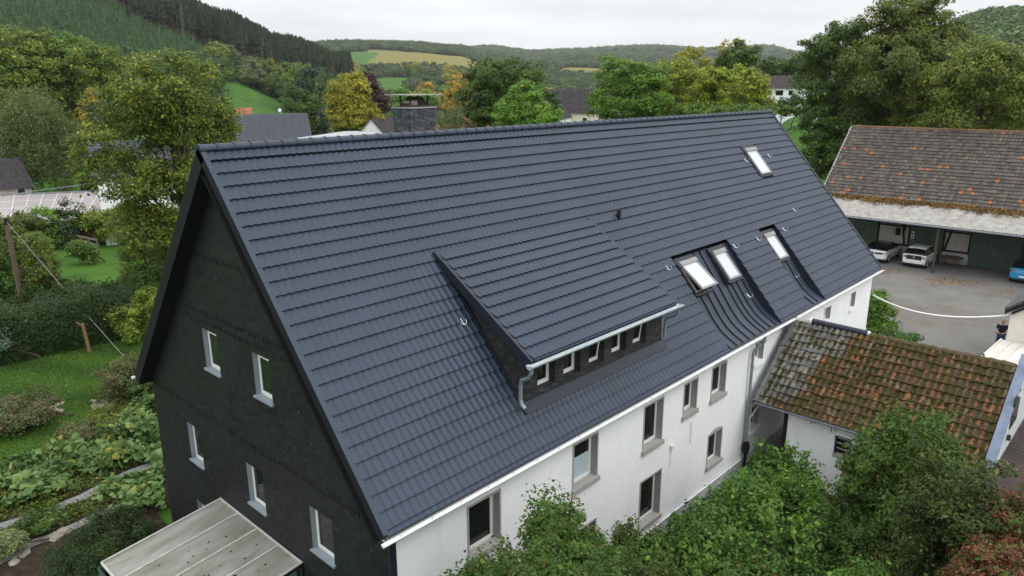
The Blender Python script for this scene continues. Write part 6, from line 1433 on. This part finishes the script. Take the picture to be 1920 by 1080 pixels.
for nm, A_, lb in (('pumpkin_patch', A1, 'pumpkin leaves covering the bed between lawn and path'), ('pumpkin_patch', A2, 'pumpkin leaves between the path and the gable corner')):
    hgt = 0.15+0.45*(0.5+0.5*np.sin(A_[:, 0]*2.2)*np.cos(A_[:, 1]*1.7)); keep_ = (rng.random(len(A_)) < 0.95) & (np.sin(A_[:, 0]*3.1+1)+np.cos(A_[:, 1]*2.7+A_[:, 0])+rng.normal(0, .5, len(A_)) > -0.8)
    scatter_leaves(nm, lb, np.stack([A_[:, 0], A_[:, 1], GZ+hgt+rng.normal(0, 0.12, len(A_))], -1)[keep_], 'pumpkin', 0.23, 3, nz_=0.7, hexa=True)
Aw = poly_pts([(-30, 1040), (300, 930), (305, 760), (230, 690), (150, 800), (-30, 900)], 14000, rng)
for pp_ in ([(-60, 1010), (0, 990), (60, 972), (117, 950), (160, 932), (190, 915), (240, 890), (290, 872)], [(-40, 1075), (20, 1045), (60, 1022), (100, 1008), (150, 985), (200, 962), (290, 925)]):
    pw_ = np.array([atz(a, b, GZ)[:2] for a, b in pp_]); dn_ = np.full(len(Aw), 9.0)
    for q0, q1 in zip(pw_[:-1], pw_[1:]):
        tt_ = np.clip(((Aw-q0)@(q1-q0))/((q1-q0)@(q1-q0)), 0, 1); dn_ = np.minimum(dn_, np.linalg.norm(Aw-q0-tt_[:, None]*(q1-q0), axis=1))
    Aw = Aw[dn_ > 0.30]
scatter_leaves('weeds', 'low weeds in the garden beds', np.stack([Aw[:, 0], Aw[:, 1], GZ+0.04+np.abs(rng.normal(0, 0.10, len(Aw)))], -1), 'olive', 0.10, 5, nz_=0.8)
Al = poly_pts([(1640, 500), (1900, 540), (1905, 560), (1850, 570), (1700, 530), (1640, 520)], 3200, rng)
kk = (np.sin(Al[:, 0]*0.9)+np.sin(Al[:, 1]*1.3+Al[:, 0]*0.4)+rng.normal(0, .5, len(Al))) > 0.75
scatter_leaves('fallen_leaves', 'fallen brown leaves on the asphalt yard', np.stack([Al[:, 0], Al[:, 1], np.full(len(Al), GZ+0.045)], -1)[kk], 'litter', 0.10, 6, nz_=0.25)
scatter_leaves('fallen_leaves', 'fallen brown leaves heaped above the barn canopy', BARN_LITTER, 'litter', 0.14, 7, nz_=0.4)
# grass blades on the near lawn
Ag = poly_pts([(-40, 700), (262, 632), (275, 680), (200, 760), (160, 800), (60, 880), (-40, 910)], 60000, rng)
scatter_leaves('grass', 'short grass of the lawn', np.stack([Ag[:, 0], Ag[:, 1], GZ+0.03+rng.uniform(0, 0.03, len(Ag))], -1), 'fresh', 0.055, 8, nz_=1.2)

# ------------------------------------------------------------------ prototypes and woods
def conifer_mesh(name, ht, rad, m, seed, bare=0.0, nl=420, leaf=0.9, trunkr=0.16, tm=None):
    rng = np.random.default_rng(seed); u = rng.random(nl)**0.75; z = ht*(bare+(1-bare)*u); rr_ = rad*(1-u)**0.8*(0.75+0.3*rng.random(nl))*(1+0.15*np.sin(u*60))
    if bare > 0: rr_ *= np.clip(u*6, 0.35, 1)
    a = rng.random(nl)*6.283; q = rng.random(nl)**0.4
    c = np.stack([rr_*q*np.cos(a), rr_*q*np.sin(a), z-rr_*q*0.35], -1)
    nr = unit(np.stack([np.cos(a)*0.7, np.sin(a)*0.7, 0.8+0*a], -1)+rng.normal(0, .3, (nl, 3)))
    v, f = leaf_geo(c, nr, leaf*(0.45+0.75*(1-u))*rng.uniform(.7, 1.3, nl), rng, 0.6)
    tt = np.stack([rng.random(nl), rng.random(nl), rng.random(nl), np.ones(nl)], -1); col = np.repeat(tt, 4, 0)
    n_ = 5; tv = []
    for zz, r_ in ((-1.5, trunkr), (ht*0.96, trunkr*0.15)):
        for k in range(n_): tv.append((r_*math.cos(k*6.283/n_), r_*math.sin(k*6.283/n_), zz))
    b = len(v); tf = [(b+k, b+(k+1) % n_, b+n_+(k+1) % n_, b+n_+k) for k in range(n_)]
    v = np.concatenate([v, tv]); mi = np.concatenate([np.zeros(len(f)), np.ones(n_)]); f = np.concatenate([f, tf]); col = np.concatenate([col, np.ones((2*n_, 4))])
    return np_mesh(name, v, f, [m, tm or M_barkp], mi=mi, col=col)
def broad_mesh(name, ht, rad, m, seed, leaf=0.7, cover=1.3):
    rng = np.random.default_rng(seed); lo = [(0, 0, ht*0.66, rad*0.75, rad*0.75, ht*0.32)]
    for k in range(5): a = k*1.2566+rng.uniform(-.3, .3); lo.append((rad*.5*math.cos(a), rad*.5*math.sin(a), ht*rng.uniform(.38, .66), rad*.5, rad*.5, ht*.22))
    c, nr, sz, tt = crown_leaves(lo, leaf, cover, rng, rad*0.3); v, f = leaf_geo(c, nr, sz, rng)
    n_ = 5; tv = [(r_*math.cos(k*6.283/n_), r_*math.sin(k*6.283/n_), zz) for zz, r_ in ((-1.5, ht*.025), (ht*0.6, ht*.012)) for k in range(n_)]; b = len(v)
    tf = [(b+k, b+(k+1) % n_, b+n_+(k+1) % n_, b+n_+k) for k in range(n_)]; col = np.concatenate([np.repeat(tt, 4, 0), np.ones((2*n_, 4))])
    return np_mesh(name, np.concatenate([v, tv]), np.concatenate([f, tf]), [m, M_bark], mi=np.concatenate([np.zeros(len(f)), np.ones(n_)]), col=col)
def proto(me): return bpy.data.objects.new(me.name, me)      # used only as an instancing source, not linked
def wood(name, label, pts, scales, protos, seed, zstretch=None):
    """one mass of trees: points on the land, tree meshes instanced on them"""
    rng = np.random.default_rng(seed); me = bpy.data.meshes.new(name); me.vertices.add(len(pts)); me.vertices.foreach_set('co', np.asarray(pts, np.float32).ravel())
    for an, ty, va in (('sc', 'FLOAT', scales), ('rz', 'FLOAT', rng.uniform(0, 6.283, len(pts))), ('pick', 'INT', rng.integers(0, len(protos), len(pts)))):
        at_ = me.attributes.new(an, ty, 'POINT'); at_.data.foreach_set('value', np.asarray(va, np.float32 if ty == 'FLOAT' else np.int32))
    col_ = bpy.data.collections.new(name+'_kinds')
    for p in protos: col_.objects.link(p)
    ng = bpy.data.node_groups.new(name, 'GeometryNodeTree'); ng.interface.new_socket('Geometry', in_out='INPUT', socket_type='NodeSocketGeometry'); ng.interface.new_socket('Geometry', in_out='OUTPUT', socket_type='NodeSocketGeometry')
    gi, go_ = N(ng, 'NodeGroupInput'), N(ng, 'NodeGroupOutput'); ip = N(ng, 'GeometryNodeInstanceOnPoints'); ci = N(ng, 'GeometryNodeCollectionInfo')
    ci.inputs['Collection'].default_value = col_; ci.inputs['Separate Children'].default_value = True; ci.inputs['Reset Children'].default_value = True
    def at3(nm, ty): a = N(ng, 'GeometryNodeInputNamedAttribute', data_type=ty); a.inputs['Name'].default_value = nm; return a.outputs['Attribute']
    ng.links.new(gi.outputs[0], ip.inputs['Points']); ng.links.new(ci.outputs[0], ip.inputs['Instance']); ip.inputs['Pick Instance'].default_value = True
    ng.links.new(at3('pick', 'INT'), ip.inputs['Instance Index']); ng.links.new(at3('sc', 'FLOAT'), ip.inputs['Scale'])
    cx = N(ng, 'ShaderNodeCombineXYZ'); ng.links.new(at3('rz', 'FLOAT'), cx.inputs[2]); ng.links.new(cx.outputs[0], ip.inputs['Rotation']); ng.links.new(ip.outputs[0], go_.inputs[0])
    o = put(name, me); md = o.modifiers.new('scatter', 'NODES'); md.node_group = ng
    return tag(o, label, kind='stuff')
def polar_pts(n, c0, c1, r0, r1, rng, power=1.0):
    a0, a1 = az_of(c1), az_of(c0); a = rng.uniform(a0, a1, n); r = (rng.random(n)*(r1**(2*power)-r0**(2*power))+r0**(2*power))**(0.5/power)
    x, y = CAM[0]+r*np.cos(a), CAM[1]+r*np.sin(a); return x, y, r, col_of(x, y)
rng = np.random.default_rng(77)
RU_C, RU_R = [-400, 190, 215, 330, 430, 480, 560, 640], [900, 600, 500, 462, 446, 438, 425, 415]
pc = [proto(conifer_mesh('spruce', 9.5, 1.9, K['spruce'], 200+i, nl=240, leaf=1.0)) for i in range(4)]
x, y, r, c = polar_pts(16000, -200, 640, 215, 680, rng)
ok = (r < np.interp(c, RU_C, RU_R)+3) & (field_zone(c, r) == 0) & (r > np.interp(c, [200, 400, 480, 600], [215, 330, 380, 400]))
x, y, r = x[ok], y[ok], r[ok]; wood('young_spruce_forest', 'young spruce plantation covering the steep hillside at the left', np.stack([x, y, terrain(x, y)], -1), rng.uniform(0.65, 1.2, len(x)), pc, 1)
# mature stand: the front trees are objects of their own, the rest is one mass
M_sprtrunk = mat('spruce_trunk', (0.26, 0.21, 0.17), 0.9, 0.1)
pm = [conifer_mesh('mature_spruce', 25, 3.1, K['darkspruce'], 220+i, bare=0.45 if i % 2 else 0.55, nl=520, leaf=1.5, trunkr=0.30, tm=M_sprtrunk) for i in range(4)]
pdm = [conifer_mesh('dead_spruce', 23, 2.4, K['deadspruce'], 230+i, bare=0.35, nl=230, leaf=1.0, trunkr=0.3) for i in range(2)]
for i in range(120):
    c = 212+(i+rng.uniform(-.4, .4))*345/120; r = np.interp(c, RU_C, RU_R)+rng.uniform(2, 16); x, y = atr(c, r)
    dead = rng.random() < (0.06+0.45*(330 < c < 360 or 455 < c < 500)); me = pdm[i % 2] if dead else pm[i % 4]
    o = put('spruce_tree', me, None, (x, y, float(terrain(x, y)))); s_ = rng.uniform(0.82, 1.12); o.scale = (s_, s_, s_); o.rotation_euler = (0, 0, rng.uniform(0, 6.28))
    tag(o, 'dead brown spruce at the edge of the dark tall stand' if dead else 'dark tall spruce with bare trunk at the edge of the stand on the hillside', 'tree', 'dead spruces along the edge of the dark stand' if dead else 'tall spruces along the edge of the dark stand')
x, y, r, c = polar_pts(5200, 190, 660, 430, 680, rng); ok = (r > np.interp(c, RU_C, RU_R)+14) & (c > 205)
x, y = x[ok], y[ok]; wood('spruce_forest', 'dark mature spruce stand along the ridge of the left hill', np.stack([x, y, terrain(x, y)], -1), rng.uniform(0.8, 1.12, len(x)), [proto(m_) for m_ in pm]+[proto(pdm[0])], 2)
# loose trees of the valley and the forest fringe, each its own object
KN = ['oak', 'green', 'olive', 'orange', 'willow', 'yew', 'golden', 'poplar']
ADJ = dict(oak='dark green', green='fresh green', olive='olive green', orange='orange tinged', willow='grey green', yew='blackish green', golden='golden yellow', poplar='yellow green')
bm_ = {k: [broad_mesh('valley_tree', 12, 5.0, K[k], 300+i*3+j, leaf=0.62, cover=1.7) for j in range(2)] for i, k in enumerate(KN)}
def place(c, r, k, sc_, where):
    x, y = atr(c, r); o = put('valley_tree', bm_[k][int(rng.integers(2))], None, (x, y, float(terrain(x, y))-0.3)); o.scale = (sc_, sc_, sc_*rng.uniform(.9, 1.15)); o.rotation_euler = (0, 0, rng.uniform(0, 6.28))
    tag(o, f'{ADJ[k]} tree {where}', 'tree', f'{ADJ[k]} trees {where}')
for i in range(46): place(rng.uniform(395, 640), rng.uniform(372, 425), rng.choice(['oak', 'olive', 'willow', 'yew', 'oak', 'green']), rng.uniform(0.8, 1.3), 'along the foot of the spruce stand above the meadow')
for i in range(22): place(rng.uniform(540, 640), rng.uniform(290, 380), rng.choice(['oak', 'yew', 'olive', 'oak']), rng.uniform(1.0, 1.5), 'between the meadow and the copper beech')
for i in range(85):
    c = rng.uniform(640, 1500); r = rng.uniform(240, 470)
    if 690 < c < 775 and r > 330: continue
    place(c, r, rng.choice(['oak', 'green', 'olive', 'willow', 'yew', 'orange', 'poplar', 'oak', 'oak', 'green']), rng.uniform(0.8, 1.25), 'scattered over the valley floor behind the village')
for i in range(55):
    c = rng.uniform(640, 930); r = rng.uniform(640, 900)
    if field_zone(np.array(c), np.array(r)) != 0: continue
    place(c, r, rng.choice(['oak', 'orange', 'olive', 'green', 'yew', 'willow', 'golden']), rng.uniform(0.9, 1.4), 'on the slope below the stubble field')
# far woods
pf = [proto(broad_mesh('far_tree', 12, 5.5, K['far'], 340+i, leaf=1.3, cover=1.2)) for i in range(4)]
x, y, r, c = polar_pts(26000, 400, 1560, 430, 2300, rng, 0.8); ok = (field_zone(c, r) == 0) & ((c > 640) | (r > 600)) & ~((r > 425) & (r < 900) & (c > 640) & (c < 1450) & (rng.random(len(r)) < 0.25))
x, y, r = x[ok], y[ok], r[ok]; wood('far_forest', 'mixed woods over the middle distance hills', np.stack([x, y, terrain(x, y)-0.5], -1), rng.uniform(0.55, 1.05, len(x))*np.where(r < 1000, 0.85, 1.0), pf, 3)
x, y, r, c = polar_pts(15000, 380, 1560, 2300, 5200, rng, 0.5)
wood('distant_forest', 'bluish woods on the farthest ridges', np.stack([x, y, terrain(x, y)-1], -1), rng.uniform(1.0, 1.9, len(x)), pf, 4)
x, y, r, c = polar_pts(9000, 1580, 2150, 240, 900, rng)
wood('hill_forest', 'wooded hillside at the right edge', np.stack([x, y, terrain(x, y)-0.5], -1), rng.uniform(0.8, 1.4, len(x)), pf, 5)
x, y, r, c = polar_pts(4000, 815, 1160, 860, 1060, rng); ok = field_zone(c, r) == 0; x, y, r = x[ok], y[ok], r[ok]
wood('spruce_plantation', 'rows of young spruces below the stubble field', np.stack([x, y, terrain(x, y)], -1), rng.uniform(0.5, 0.85, len(x)), pc, 6)

# ------------------------------------------------------------------ the air of the valley
mb = MB(); zt_ = float(Z.max())+45; mb.box(CAM[0]-7600, CAM[0]+7600, CAM[1]-7600, CAM[1]+7600, float(Z.min())-1.0, zt_)
mh = bpy.data.materials.new('valley_air'); mh.use_nodes = True; t = mh.node_tree; t.nodes.clear()
pv = N(t, 'ShaderNodeVolumePrincipled'); pv.inputs['Color'].default_value = (0.90, 0.95, 1.0, 1); pv.inputs['Density'].default_value = 0.00008; pv.inputs['Anisotropy'].default_value = 0.2
om = N(t, 'ShaderNodeOutputMaterial'); t.links.new(pv.outputs[0], om.inputs['Volume'])
tag(mb.build('haze', mh), 'thin pale haze filling the valley', kind='stuff')
